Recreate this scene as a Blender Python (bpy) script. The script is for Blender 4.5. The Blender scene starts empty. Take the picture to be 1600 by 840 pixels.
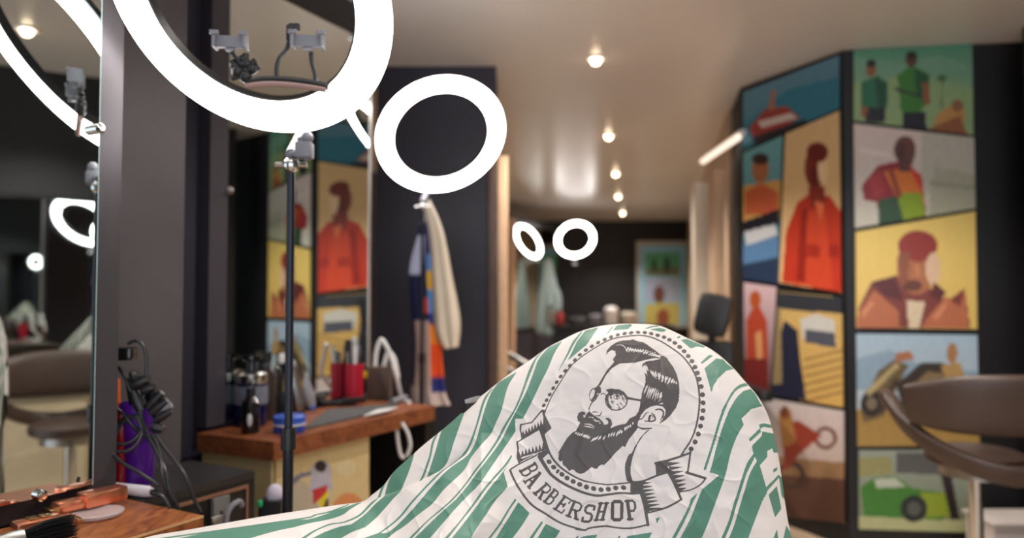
import bpy, bmesh, math, random
import numpy as np
from mathutils import Vector, Matrix
random.seed(7); rng = np.random.default_rng(11)
SC = bpy.context.scene
C = bpy.context.collection
# ------------------------------------------------------------------ camera, world, exposure
F = 1155.0; CAMZ = 1.22; TH = math.atan(40 / F)
cd = bpy.data.cameras.new('camera'); cam = bpy.data.objects.new('camera', cd); C.objects.link(cam)
cam.location = (0, 0, CAMZ); cam.rotation_euler = (math.pi / 2 + TH, 0, 0)
cd.sensor_width = 36; cd.lens = 36 * F / 1600; cd.clip_start = .05
cd.dof.use_dof = True; cd.dof.focus_distance = 1.03; cd.dof.aperture_fstop = 2.3
SC.camera = cam
SC.view_settings.view_transform = 'Standard'; SC.view_settings.look = 'None'
SC.view_settings.gamma = 1; SC.view_settings.use_curve_mapping = False
SC.view_settings.exposure = 0.0
w = bpy.data.worlds.new('world'); SC.world = w; w.use_nodes = True
w.node_tree.nodes['Background'].inputs[0].default_value = (.80, .89, 1, 1)
w.node_tree.nodes['Background'].inputs[1].default_value = 2.6
RING_L = 13.0          # ring light tube radiance
SPOT_W = 85.0          # each ceiling downlight
CEIL = 2.42

# ------------------------------------------------------------------ helpers
def ray(u, v):
    xc = (u - 800) / F; yc = (420 - v) / F
    return np.array([xc, math.cos(TH) - math.sin(TH) * yc, math.sin(TH) + math.cos(TH) * yc])
def at(u, v, Y):                      # point seen in direction (u,v) at depth Y
    r = ray(u, v); return Vector(r * (Y / r[1])) + Vector((0, 0, CAMZ))
def onz(u, v, z):                     # point on a horizontal plane
    r = ray(u, v); return Vector(r * ((z - CAMZ) / r[2])) + Vector((0, 0, CAMZ))
def onplane(u, v, P, n):              # point on a vertical plane through P with normal n
    r = ray(u, v); P = np.array([P[0], P[1], 0]); n = np.array([n[0], n[1], 0])
    return Vector(r * ((P @ n) / (r @ n))) + Vector((0, 0, CAMZ))
def lin(c):
    return tuple((x / 12.92 if x <= .04045 else ((x + .055) / 1.055) ** 2.4) for x in [y / 255 for y in c])

MATS = {}
def mat(name, col, rough=.5, metal=0, var=0, scale=8, bump=0, bscale=40, emit=0, trans=0, alpha=1, spec=.5, coat=0, stretch=None):
    if name in MATS: return MATS[name]
    m = bpy.data.materials.new(name); m.use_nodes = True; nt = m.node_tree; b = nt.nodes['Principled BSDF']
    c = (*lin(col), 1)
    b.inputs['Base Color'].default_value = c; b.inputs['Roughness'].default_value = rough
    b.inputs['Metallic'].default_value = metal; b.inputs['Specular IOR Level'].default_value = spec
    b.inputs['Coat Weight'].default_value = coat
    if trans: b.inputs['Transmission Weight'].default_value = trans; b.inputs['IOR'].default_value = 1.35
    if emit:
        b.inputs['Emission Color'].default_value = c; b.inputs['Emission Strength'].default_value = emit
    if var or bump:
        tc = nt.nodes.new('ShaderNodeTexCoord'); mp = nt.nodes.new('ShaderNodeMapping')
        nt.links.new(tc.outputs['Object'], mp.inputs[0])
        if stretch: mp.inputs['Scale'].default_value = stretch
    if var:
        n = nt.nodes.new('ShaderNodeTexNoise'); n.inputs['Scale'].default_value = scale; n.inputs['Detail'].default_value = 5
        nt.links.new(mp.outputs[0], n.inputs['Vector'])
        r = nt.nodes.new('ShaderNodeValToRGB'); r.color_ramp.elements[0].position = .3; r.color_ramp.elements[1].position = .7
        r.color_ramp.elements[0].color = (*[x * (1 - var) for x in c[:3]], 1)
        r.color_ramp.elements[1].color = (*[min(1, x * (1 + var)) for x in c[:3]], 1)
        nt.links.new(n.outputs[0], r.inputs[0]); nt.links.new(r.outputs[0], b.inputs['Base Color'])
    if bump:
        n2 = nt.nodes.new('ShaderNodeTexNoise'); n2.inputs['Scale'].default_value = bscale
        nt.links.new(mp.outputs[0], n2.inputs['Vector'])
        bp = nt.nodes.new('ShaderNodeBump'); bp.inputs['Strength'].default_value = bump; bp.inputs['Distance'].default_value = .005
        nt.links.new(n2.outputs[0], bp.inputs['Height']); nt.links.new(bp.outputs[0], b.inputs['Normal'])
    MATS[name] = m; return m
def painted_mat(name, attr='print', rough=.35, spec=.5):
    if name in MATS: return MATS[name]
    m = bpy.data.materials.new(name); m.use_nodes = True; nt = m.node_tree; b = nt.nodes['Principled BSDF']
    a = nt.nodes.new('ShaderNodeAttribute'); a.attribute_name = attr
    n = nt.nodes.new('ShaderNodeTexNoise'); n.inputs['Scale'].default_value = 16; n.inputs['Detail'].default_value = 6
    mx = nt.nodes.new('ShaderNodeMix'); mx.data_type = 'RGBA'; mx.blend_type = 'OVERLAY'; mx.inputs[0].default_value = .16
    nt.links.new(a.outputs['Color'], mx.inputs[6]); nt.links.new(n.outputs[0], mx.inputs[7])
    nt.links.new(mx.outputs[2], b.inputs['Base Color'])
    b.inputs['Roughness'].default_value = rough; b.inputs['Specular IOR Level'].default_value = spec
    MATS[name] = m; return m

class MB:
    def __init__(s): s.v = []; s.f = []
    def add(s, vs, fs):
        o = len(s.v); s.v += [tuple(p) for p in vs]; s.f += [tuple(i + o for i in f) for f in fs]; return s
    def box(s, c, size, rz=0, bev=0, M=None):
        bm = bmesh.new(); bmesh.ops.create_cube(bm, size=1)
        for q in bm.verts: q.co = Vector((q.co.x * size[0], q.co.y * size[1], q.co.z * size[2]))
        if bev: bmesh.ops.bevel(bm, geom=bm.edges[:], offset=bev, segments=2, affect='EDGES', profile=.6)
        R = M if M is not None else Matrix.Rotation(rz, 3, 'Z')
        for q in bm.verts: q.co = R @ q.co + Vector(c)
        bm.verts.index_update()
        s.add([q.co for q in bm.verts], [[x.index for x in f.verts] for f in bm.faces]); bm.free(); return s
    def tube(s, pts, r, n=10, cap=True):
        pts = [Vector(p) for p in pts]; k = len(pts)
        rs = r if isinstance(r, (list, tuple)) else [r] * k
        vs = []; prev = None
        for i in range(k):
            t = (pts[min(i + 1, k - 1)] - pts[max(i - 1, 0)]).normalized()
            if prev is None: a = t.orthogonal().normalized()
            else: a = (prev - t * prev.dot(t)); a = a.normalized() if a.length > 1e-6 else t.orthogonal().normalized()
            prev = a; b = t.cross(a)
            for j in range(n):
                an = 2 * math.pi * j / n; vs.append(pts[i] + (a * math.cos(an) + b * math.sin(an)) * rs[i])
        fs = [(i * n + j, i * n + (j + 1) % n, (i + 1) * n + (j + 1) % n, (i + 1) * n + j) for i in range(k - 1) for j in range(n)]
        if cap: fs += [tuple(reversed(range(n))), tuple(range((k - 1) * n, k * n))]
        return s.add(vs, fs)
    def lathe(s, prof, c=(0, 0, 0), n=24, M=None, cap=True):
        vs = []; c = Vector(c)
        for r, z in prof:
            for j in range(n):
                an = 2 * math.pi * j / n; p = Vector((r * math.cos(an), r * math.sin(an), z))
                vs.append((M @ p if M is not None else p) + c)
        k = len(prof)
        fs = [(i * n + j, i * n + (j + 1) % n, (i + 1) * n + (j + 1) % n, (i + 1) * n + j) for i in range(k - 1) for j in range(n)]
        if cap: fs += [tuple(reversed(range(n))), tuple(range((k - 1) * n, k * n))]
        return s.add(vs, fs)
    def prism(s, poly, z0, z1):
        n = len(poly); vs = [(p[0], p[1], z0) for p in poly] + [(p[0], p[1], z1) for p in poly]
        area = sum(poly[i][0] * poly[(i + 1) % n][1] - poly[(i + 1) % n][0] * poly[i][1] for i in range(n))
        fs = [(i, (i + 1) % n, n + (i + 1) % n, n + i) for i in range(n)] + [tuple(reversed(range(n))), tuple(range(n, 2 * n))]
        if area < 0: fs = [tuple(reversed(f)) for f in fs]
        return s.add(vs, fs)
    def sphere(s, c, r, n=14, m=9):
        c = Vector(c); rr = r if isinstance(r, (list, tuple)) else (r, r, r)
        vs = []
        for i in range(m + 1):
            ph = math.pi * (i + .02 if i == 0 else (i - .02 if i == m else i)) / m
            for j in range(n):
                an = 2 * math.pi * j / n
                vs.append((c.x + rr[0] * math.sin(ph) * math.cos(an), c.y + rr[1] * math.sin(ph) * math.sin(an), c.z - rr[2] * math.cos(ph)))
        fs = [(i * n + j, i * n + (j + 1) % n, (i + 1) * n + (j + 1) % n, (i + 1) * n + j) for i in range(m) for j in range(n)]
        fs += [tuple(reversed(range(n))), tuple(range(m * n, (m + 1) * n))]
        return s.add(vs, fs)
    def grid(s, P, closed_u=False):     # P[i][j] points
        h = len(P); k = len(P[0]); vs = [p for row in P for p in row]
        kk = k if closed_u else k - 1
        return s.add(vs, [(i * k + j, i * k + (j + 1) % k, (i + 1) * k + (j + 1) % k, (i + 1) * k + j) for i in range(h - 1) for j in range(kk)])
    def obj(s, name, m, parent=None, loc=None, smooth=40, solid=0):
        me = bpy.data.meshes.new(name)
        o = bpy.data.objects.new(name, me); C.objects.link(o)
        off = Vector(loc) if loc is not None else (parent_world(parent) if parent else Vector((0, 0, 0)))
        me.from_pydata([tuple(Vector(p) - off) for p in s.v], [], s.f)
        me.validate(); me.update()
        me.materials.append(m)
        if smooth:
            me.shade_smooth(); me.set_sharp_from_angle(angle=math.radians(smooth))
        if solid:
            md = o.modifiers.new('thickness', 'SOLIDIFY'); md.thickness = solid; md.offset = 0
        if parent: o.parent = parent
        elif loc is not None: o.location = loc
        return o
def parent_world(o):
    p = Vector((0, 0, 0))
    while o: p += o.location; o = o.parent
    return p
def thing(name, label, cat, loc, group=None):
    o = bpy.data.objects.new(name, None); C.objects.link(o); o.location = loc; o.empty_display_size = .05
    o['label'] = label; o['category'] = cat
    if group: o['group'] = group
    return o
def tag(o, label, cat, group=None):
    o['label'] = label; o['category'] = cat
    if group: o['group'] = group
    return o
def struct(o, label=None, cat=None):
    o['kind'] = 'structure'
    if label: o['label'] = label
    if cat: o['category'] = cat
    return o
def smoothpath(pts, n=8):
    pts = [Vector(p) for p in pts]; out = []
    for i in range(len(pts) - 1):
        p0 = pts[max(i - 1, 0)]; p1 = pts[i]; p2 = pts[i + 1]; p3 = pts[min(i + 2, len(pts) - 1)]
        for k in range(n):
            t = k / n
            out.append(.5 * ((2 * p1) + (p2 - p0) * t + (2 * p0 - 5 * p1 + 4 * p2 - p3) * t * t + (3 * p1 - p0 - 3 * p2 + p3) * t ** 3))
    out.append(pts[-1]); return out
def inpoly(X, Y, poly):
    ins = np.zeros(X.shape, bool); n = len(poly)
    for i in range(n):
        x0, y0 = poly[i]; x1, y1 = poly[(i + 1) % n]
        if y0 == y1: continue
        c = ((y0 > Y) != (y1 > Y)) & (X < (x1 - x0) * (Y - y0) / (y1 - y0) + x0)
        ins ^= c
    return ins

# ------------------------------------------------------------------ shared materials
M_dark = mat('dark_wall_paint', (46, 45, 58), .5, var=.12, scale=3, bump=.05, bscale=60)
M_blackwall = mat('black_wall_paint', (24, 23, 27), .5, var=.1, scale=3)
M_blk = mat('black_plastic', (22, 22, 25), .4)
M_blkgloss = mat('black_gloss', (16, 16, 19), .18, coat=.3)
M_blkmetal = mat('black_metal', (30, 32, 42), .35, metal=.3)
M_chrome = mat('chrome', (205, 205, 205), .15, metal=1)
M_steel = mat('brushed_steel', (170, 168, 165), .32, metal=1)
M_mirror = mat('mirror_silver', (222, 228, 226), .015, metal=1)
M_edge = mat('polished_glass_edge', (170, 195, 195), .2)
M_white = mat('white_plastic', (228, 226, 226), .35)
M_grey = mat('grey_plastic', (120, 120, 128), .45)
M_ring = mat('ring_diffuser', (255, 250, 246), .4, emit=RING_L)
M_copper = mat('polished_copper', (252, 160, 124), .22, metal=.9, var=.05)
M_leather = mat('brown_leather', (68, 52, 45), .42, var=.1, scale=12, bump=.08, bscale=120)
M_blackleather = mat('black_leather', (26, 25, 27), .38, bump=.06, bscale=150)
def wood_mat(name, a, b, sc=(1, 1, 1), rough=.35):
    m = bpy.data.materials.new(name); m.use_nodes = True; nt = m.node_tree; bs = nt.nodes['Principled BSDF']
    tc = nt.nodes.new('ShaderNodeTexCoord'); mp = nt.nodes.new('ShaderNodeMapping'); mp.inputs['Scale'].default_value = sc
    n = nt.nodes.new('ShaderNodeTexNoise'); n.inputs['Scale'].default_value = 6; n.inputs['Detail'].default_value = 8; n.inputs['Distortion'].default_value = 1.2
    r = nt.nodes.new('ShaderNodeValToRGB'); r.color_ramp.elements[0].color = (*lin(a), 1); r.color_ramp.elements[1].color = (*lin(b), 1)
    r.color_ramp.elements[0].position = .35; r.color_ramp.elements[1].position = .65
    nt.links.new(tc.outputs['Object'], mp.inputs[0]); nt.links.new(mp.outputs[0], n.inputs['Vector'])
    nt.links.new(n.outputs[0], r.inputs[0]); nt.links.new(r.outputs[0], bs.inputs['Base Color'])
    bs.inputs['Roughness'].default_value = rough
    return m
M_walnut = wood_mat('walnut_top', (122, 66, 34), (170, 104, 58), (8, 2.5, 8))
M_palewood = wood_mat('pale_wood', (205, 165, 130), (226, 190, 155), (14, 14, 1.5), .5)
M_brownwood = wood_mat('brown_wood', (70, 50, 42), (92, 68, 56), (14, 14, 1.5), .5)
M_floor = wood_mat('floor_vinyl', (188, 160, 132), (210, 184, 156), (10, 1.2, 1), .4)

# ------------------------------------------------------------------ room
def sta(u, P, d):                     # distance along a vertical plane P+s*d where column u crosses it
    k = ray(u, 460); k = k[0] / k[1]
    return (k * P[1] - P[0]) / (d[0] - k * d[1])
A1 = math.radians(29); D1 = Vector((math.sin(A1), math.cos(A1), 0)); N1 = Vector((math.cos(A1), -math.sin(A1), 0)); P1 = Vector((-.549 * 1.40, 1.40, 0))
A2 = math.radians(25.3); D2 = Vector((math.sin(A2), math.cos(A2), 0)); N2 = Vector((math.cos(A2), -math.sin(A2), 0)); P2 = Vector((.1485, 4.3, 0))
def slab(mb, P, D, N, s0, s1, n0, n1, z0, z1):       # box in a station's own frame
    a = P + D * s0; b = P + D * s1
    return mb.prism([a + N * n0, b + N * n0, b + N * n1, a + N * n1], z0, z1)

fl = MB().box((.5, 5.5, -.05), (9, 17, .1)).obj('floor', M_floor); struct(fl, 'pale wood vinyl floor of the barbershop', 'floor')
ce = MB().box((.5, 5.5, CEIL + .05), (9, 17, .1)).obj('ceiling', mat('satin_ceiling', (228, 224, 220), .28, spec=.55, var=.03, scale=1.5)); struct(ce, 'satin grey ceiling with a row of downlights', 'ceiling')
sE = sta(286, P1 - N1 * .17, D1)
struct(slab(MB(), P1, D1, N1, -3.2, sE, -.32, -.17, 0, CEIL).obj('wall_left', mat('charcoal_wall_paint', (82, 77, 80), .5, var=.1, scale=4, bump=.05, bscale=60)), 'charcoal wall behind the nearest mirror', 'wall')
s2a = sta(240, P2, D2); s2b = sta(586, P2, D2)
struct(slab(MB(), P2, D2, N2, s2a - .6, s2b, -.12, -.04, 0, 1.22 + 1.10).obj('wall_partition', M_dark), 'dark partition behind the second mirror', 'wall')
pl, pr = at(588, 300, 3.85).x, at(775, 300, 3.85).x
struct(MB().box(((pl + pr) / 2, 4.05, CEIL / 2), (pr - pl, .4, CEIL)).obj('wall_pillar', M_dark), 'dark square pillar beside the second mirror', 'wall')
struct(MB().prism([(-1.6, -3), (-2.4, -3), (-2.4, 13), (-1.2, 13), (-1.0, 11), (-1.6, 4.5)], 0, CEIL).obj('wall_left_outer', M_dark), 'dark outer wall behind the stations', 'wall')
# art block and black wall to the right
AL = Vector((1.328, 4.26, 0)); AB = Vector((1.627, 3.6, 0)); AC = Vector((2.2, 3.51, 0))
struct(MB().prism([AL, AB, AC, (3.6, 3.29), (3.6, 5.0), (1.475, 5.0)], 0, CEIL).obj('wall_art', M_blackwall), 'black angled wall carrying the comic style pictures', 'wall')
struct(MB().box((2.4, .69, CEIL / 2), (.2, 5.2, CEIL)).obj('wall_right', M_blackwall), 'dark wall opposite the nearest mirror', 'wall')
struct(MB().box((3.5, .6, CEIL / 2), (.2, 5.3, CEIL)).obj('wall_right_blocker', M_blackwall), 'unseen black wall added to keep outside light out of the second mirror', 'wall')  # added out of view so the second mirror reflects black, not the world
M_beige = mat('warm_beige_wall', (206, 178, 150), .6, var=.04, scale=2)
def lerp(a, b, t): return a + (b - a) * t
WR0 = Vector((1.40, 4.75, 0)); WR1 = Vector((2.86, 12.0, 0))
struct(MB().prism([WR0, WR1, WR1 + Vector((.3, 0, 0)), WR0 + Vector((.3, 0, 0))], 0, CEIL).obj('wall_right_far', M_beige), 'warm beige wall along the back of the shop', 'wall')
struct(MB().prism([(-1.3, 12.0), (3.3, 12.0), (3.3, 12.2), (-1.3, 12.2)], 0, CEIL).obj('wall_back', M_blackwall), 'black back wall', 'wall')
# white lintel and door frame next to the art wall
a = at(1166, 214, 4.2) + Vector((-.045, 0, 0)); b = at(1098, 252, 4.85)
t = thing('glowing_lintel', 'white lintel running back beside the tall pictures, with an added glow', 'lintel', (a + b) / 2)
MB().tube([a, b], .02, 10).obj('tube', mat('lintel_glow', (255, 236, 216), .4, emit=1.1), t)  # lintel given a glow to brighten the beige wall
MB().tube([a + Vector((.03, 0, .03)), b + Vector((.03, 0, .03))], .022, 4).obj('lintel_body', M_white, t, smooth=0)
jb = at(1093, 300, 4.9)
struct(MB().box((jb.x, jb.y, .98), (.09, .1, 1.96)).obj('trim_2', mat('cream_jamb', (226, 212, 192), .5)), 'cream door jamb under the white lintel', 'trim')
jb2 = at(1122, 300, 4.62)
struct(MB().box((jb2.x, jb2.y, 1.0), (.06, .06, 2.0)).obj('trim_3', M_palewood), 'pale wooden door post under the white lintel', 'trim')
# wooden edge of the third station
struct(MB().box((at(769, 300, 3.84).x, 3.82, .98), (.036, .05, 1.96), bev=.003).obj('trim_4', M_brownwood), 'dark brown wooden edge on the pillar', 'trim')
struct(MB().box((at(786, 300, 3.93).x, 3.95, .98), (.052, .06, 1.96), bev=.003).obj('trim_5', M_palewood), 'pale wooden post beside the dark pillar', 'trim')

# ------------------------------------------------------------------ ceiling downlights
M_lamp = mat('downlight_lens', (255, 226, 190), .4, emit=14)
dl = [((931, 91), 'nearest'), ((951, 211), 'second'), ((962, 270), 'third'), ((966, 306), 'fourth'), ((973, 332), 'farthest')]
pts = [onz(p[0], p[1], CEIL) for p, _ in dl]
step = (pts[1] - pts[0])
spots = [(pts[i], ['nearest ceiling downlight, large warm glow above the striped cape', 'second ceiling downlight from the front of the row', 'third ceiling downlight, in the middle of the row', 'fourth ceiling downlight, a faint dot near the back wall', 'farthest ceiling downlight, just above the black back wall'][i], 1.25) for i in range(5)]
hid = [pts[0] - step, pts[0] - step * 2, Vector((1.6, 1.2, CEIL)), Vector((1.5, 2.55, CEIL)), Vector((-.2, -.9, CEIL))]  # out of view: row carried on, rest added to light pictures and floor
pw = [.6, .2, 1, 1, .4]
for i, h in enumerate(hid): spots.append((Vector((h.x, h.y, CEIL)), ['ceiling downlight just in front of the nearest one, above the frame', 'ceiling downlight overhead behind the camera, second before the visible row', 'unseen downlight added over the chair by the opposite wall', 'unseen downlight added above the brown chair to light the pictures', 'unseen downlight added at the front left of the shop'][i], pw[i]))
for p, lab, vis in spots:
    t = thing('ceiling_downlight', lab, 'downlight', (p.x, p.y, CEIL), 'ceiling downlights')
    MB().lathe([(.032, -.001), (.052, -.001), (.05, -.008), (.034, -.008), (.032, -.001)], p, 24, cap=False).obj('trim_ring', M_white, t)
    MB().sphere(p + Vector((0, 0, -.012)), (.026, .026, .024), 18, 10).obj('lens', M_lamp, t)
    ld = bpy.data.lights.new('downlight_beam', 'SPOT'); ld.energy = SPOT_W * vis; ld.color = (1, .93, .85); ld.spot_size = math.radians(125); ld.spot_blend = .6; ld.shadow_soft_size = .04
    lo = bpy.data.objects.new('downlight_beam', ld); C.objects.link(lo); lo.location = (0, 0, -.05); lo.parent = t

# ------------------------------------------------------------------ ring lights
def ring_light(label, c, n, R, floor_pt, accessories=False, joint=None, wid=.034, plate=.55):
    c = Vector(c); n = Vector(n).normalized()
    t = thing('ring_light', label, 'ring light', (floor_pt[0], floor_pt[1], 0), 'ring lights on stands')
    a = n.cross(Vector((0, 0, 1))).normalized(); b = a.cross(n)      # b points up within the ring plane
    def ringmesh(prof, k=96):
        P = []
        for (r, h) in prof + prof[:1]:
            P.append([c + (a * math.cos(q) + b * math.sin(q)) * r + n * h for q in [2 * math.pi * j / k for j in range(k)]])
        return MB().grid(P, True)
    r0 = R - wid
    dif = [(r0 + wid * math.cos(q), .013 * math.sin(q) + .004) for q in [2 * math.pi * i / 14 for i in range(14)]]
    ringmesh(dif).obj('diffuser', M_ring, t)
    ringmesh([(r0 - wid * .8, -.012), (r0 + wid * plate, -.012), (r0 + wid * plate, -.022), (r0 - wid * .8, -.022)]).obj('back_plate', M_blk, t, smooth=30)
    ringmesh([(r0 - wid - .004, -.014), (r0 - wid + .001, -.014), (r0 - wid + .001, .004), (r0 - wid - .004, .004)]).obj('inner_rim', M_blk, t, smooth=30)
    low = c - b * (R - .02) - n * .03
    j = Vector(joint) if joint else Vector((floor_pt[0], floor_pt[1], low.z - .05))
    MB().tube([low + b * .02, low - b * .03, j + Vector((0, 0, .02))], .012, 12).obj('neck_bracket', M_grey, t)
    MB().sphere(j, .016).tube([j + Vector((-.03, 0, .0)), j + Vector((.03, 0, 0))], .006, 8).obj('tilt_joint', M_chrome, t)
    MB().tube([(j.x, j.y, j.z - .01), (j.x, j.y, .55)], .0075, 12).obj('pole', M_blkmetal, t)
    MB().tube([(j.x, j.y, .95), (j.x, j.y, .3)], .0098, 12).obj('lower_pole', M_blkmetal, t)
    MB().tube([(j.x, j.y, .93), (j.x, j.y, .97)], .014, 12).obj('collar', M_blk, t)
    for k in range(3):
        q = 2 * math.pi * k / 3
        e = Vector((j.x + .2 * math.cos(q), j.y + .2 * math.sin(q), .01))
        MB().tube([(j.x, j.y, .42), e], .008, 8).obj('tripod_leg', M_blkmetal, t)
    return t, a, b, n, j
c1 = Vector((-.475, 1.314, 1.754)); n1 = Vector((-.1754, -.7311, -.6593))
j1 = at(455, 258, 1.40)
ring1, ra, rb, rn, jj = ring_light('large near ring light, white glowing, with phone holders, above the nearest counter', c1, n1, .27, (j1.x, j1.y), joint=j1)
def clamp(mb, p, wd, ht, ax):        # phone clamp: back plate, two side jaws with lips
    ax = ax.normalized(); up = Vector((0, 0, 1)); fr = ax.cross(up)
    M = Matrix((ax, fr, up)).transposed()
    mb.box(p, (wd, .012, ht), M=M, bev=.002)
    for s in (-1, 1):
        mb.box(p + ax * s * wd * .52 + up * ht * .1, (.006, .03, ht * 1.35), M=M, bev=.002)
        mb.box(p + ax * s * wd * .49 + fr * .014 + up * ht * .6, (.016, .006, ht * .35), M=M, bev=.001)
    mb.box(p - up * ht * .65, (wd * .32, .012, ht * .25), M=M, bev=.002)
    return mb
yb = 1.36
acc = MB(); arc = [at(u, v, yb) for u, v in ((384, 128), (410, 124), (440, 124), (470, 127), (500, 132), (514, 136))]
acc.tube(smoothpath(arc), .0065, 8).obj('accessory_bar', M_blk, ring1)
MB().tube(smoothpath([at(u, v, yb) for u, v in ((384, 134), (420, 131), (470, 134), (510, 140))]), .006, 8).obj('bar_edge', mat('rose_strip', (160, 128, 122), .4), ring1)
for (pu, pv, path) in ((360, 66, [(362, 82), (368, 90), (378, 100), (385, 118), (384, 128)]), (481, 65, [(486, 80), (487, 95), (492, 115), (494, 131)])):
    h = clamp(MB(), at(pu, pv, yb - .01), .052, .022, Vector((1, .1, 0))).obj('phone_holder', M_grey, ring1)
    MB().tube(smoothpath([at(u, v, yb) for u, v in path]), .0042, 8).obj('gooseneck', M_blk, h)
MB().tube(smoothpath([at(u, v, yb) for u, v in ((435, 128), (432, 110), (436, 92), (447, 78), (452, 62))]), .0042, 8).obj('gooseneck', M_blk, ring1)
MB().box(at(454, 52, yb), (.014, .014, .03), bev=.003).box(at(460, 42, yb), (.02, .01, .012), bev=.002).obj('spare_clamp', M_blk, ring1)
kn = MB()
for (u, v, r) in ((372, 112, .012), (386, 100, .010), (395, 108, .010), (380, 92, .008), (366, 104, .008), (384, 120, .012), (402, 106, .006)): kn.sphere(at(u, v, yb), r)
for (u0, v0, u1, v1) in ((384, 116, 362, 96), (384, 116, 384, 84), (384, 116, 406, 104), (380, 112, 400, 94), (374, 118, 362, 122)): kn.tube([at(u0, v0, yb), at(u1, v1, yb)], .006, 8)
kn.obj('knob_cluster', M_blk, ring1)
MB().box(at(476, 235, 1.39), (.03, .03, .03), bev=.004).sphere(at(480, 215, 1.39), .012).tube([at(470, 215, 1.39), at(482, 250, 1.39)], .008, 8).tube([at(455, 240, 1.40), at(478, 238, 1.39)], .007, 8).obj('stand_clamp', M_grey, ring1)

n2 = Vector((.2885, -.6963, -.6573)); c2 = Vector((-.291, 3.035, 1.873))
j2 = at(660, 323, 3.16)
ring_light('mid-sized ring light glowing above the hanging capes, in front of the dark pillar', c2, n2, .27, (j2.x, j2.y), joint=j2)
c4 = at(899, 374, 10.0)
ring_light('small far ring light glowing before the black back wall', c4, Vector((.1, -.85, -.5)), .27, (c4.x, c4.y), joint=(c4.x, c4.y, c4.z - .33), wid=.028, plate=1.0)
c5 = Vector((1.78, 1.87, 1.60))
ring_light('little ring light seen only in the nearest mirror, by the opposite wall', c5, Vector((-1, -.2, -.1)), .075, (1.8, 1.87), joint=(1.8, 1.87, 1.49), wid=.012)

# ------------------------------------------------------------------ mirrors
def stud(mb, p, N, r=.011, L=.018):
    return mb.tube([p - N * .012, p + N * L, p + N * (L + .001)], [r, r, r * .8], 16)
sg = sta(150, P1, D1); sb = sta(184, P1 - N1 * .012, D1)
t = thing('wall_mirror', 'tall mirror in a dark steel frame at the left edge, reflecting a brown chair', 'mirror', P1 + D1 * (sg - .5))
zb1 = .867
slab(MB(), P1, D1, N1, sg - 1.1, sg, -.006, 0, zb1, 2.25).obj('mirror_glass', M_mirror, t, smooth=0)
slab(MB(), P1, D1, N1, sg, sg + .0015, -.006, .0, zb1, 2.25).obj('glass_edge', M_edge, t, smooth=0)
M_frame = mat('dark_steel_frame', (82, 78, 82), .42, metal=.55)
slab(MB(), P1, D1, N1, sg - .004, sb, -.169, -.007, .845, 2.3).obj('frame_stile', M_frame, t, smooth=0)
slab(MB(), P1, D1, N1, sg - 1.14, sg - .0045, -.169, -.007, .831, zb1 + .012).obj('frame_rail', mat('black_frame', (34, 32, 35), .35), t, smooth=0)
for (u, v) in ((148, 202), (62, 773)):
    p = onplane(u, v, P1, N1); stud(MB(), p, N1, .010, .018 if v < 400 else .008).obj('standoff_screw', M_chrome, t)
sg0 = sta(353, P2, D2); sg1 = sta(575, P2, D2)
t = thing('wall_mirror', 'second mirror behind the red cups, reflecting the comic style pictures', 'mirror', P2 + D2 * ((sg0 + sg1) / 2))
zt2 = onplane(575, 66, P2, N2).z
slab(MB(), P2, D2, N2, sg0, sg1, -.006, 0, .85, zt2).obj('mirror_glass', M_mirror, t, smooth=0)
slab(MB(), P2, D2, N2, sg1, sg1 + .012, -.03, .002, .85, zt2).obj('glass_edge', mat('aluminium_edge', (196, 190, 184), .35, metal=.6), t, smooth=0)
M_frame2 = mat('dark_frame_grey', (70, 66, 74), .5, metal=.2)
slab(MB(), P2, D2, N2, sta(324, P2, D2), sg0 - .001, -.038, .004, .84, zt2 + .1).obj('frame_stile', M_frame2, t, smooth=0)
slab(MB(), P2, D2, N2, sg0, sg1 + .012, -.038, .004, zt2 + .001, zt2 + .12).obj('frame_rail', M_blk, t, smooth=0)
for (u, v) in ((353, 298), (553, 60)):
    p = onplane(u, v, P2, N2); stud(MB(), p, N2).obj('standoff_screw', M_chrome, t)
# far third mirror
P3 = Vector((0.0, 9.0, 0))
t = thing('wall_mirror', 'far mirror with a pale frame right of the wooden post', 'mirror', P3 + D2 * .7)
slab(MB(), P3, D2, N2, .05, 1.46, -.01, 0, .8, 2.1).obj('mirror_glass', M_mirror, t, smooth=0)
slab(MB(), P3, D2, N2, -.03, .05, -.04, .02, .0, 2.15).obj('frame_stile', M_palewood, t, smooth=0)
slab(MB(), P3, D2, N2, .05, 1.46, -.04, .01, 2.1, 2.16).obj('frame_rail', M_blk, t, smooth=0)
slab(MB(), P3, D2, N2, -.03, 1.5, -.09, -.04, 0, 2.2).obj('back_board', M_dark, t, smooth=0)
hk = at(856, 406, 9.72)
MB().tube([hk + Vector((0, .16, 0)), hk + Vector((0, -.17, 0)), hk + Vector((0, -.17, .03))], .012, 8).obj('hook', M_steel, t)
# mirror on the opposite wall (seen only in the nearest mirror)
t = thing('wall_mirror', 'wide mirror on the opposite dark wall, seen inside the nearest mirror', 'mirror', (2.29, 1.2, 1.3))
MB().box((2.20, 1.25, 1.28), (.012, 1.05, .88), rz=math.radians(-15)).obj('mirror_glass', M_mirror, t, smooth=0)
MB().box((2.212, 1.253, 1.28), (.012, 1.1, .93), rz=math.radians(-15)).obj('back_board', M_blk, t, smooth=0)

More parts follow.
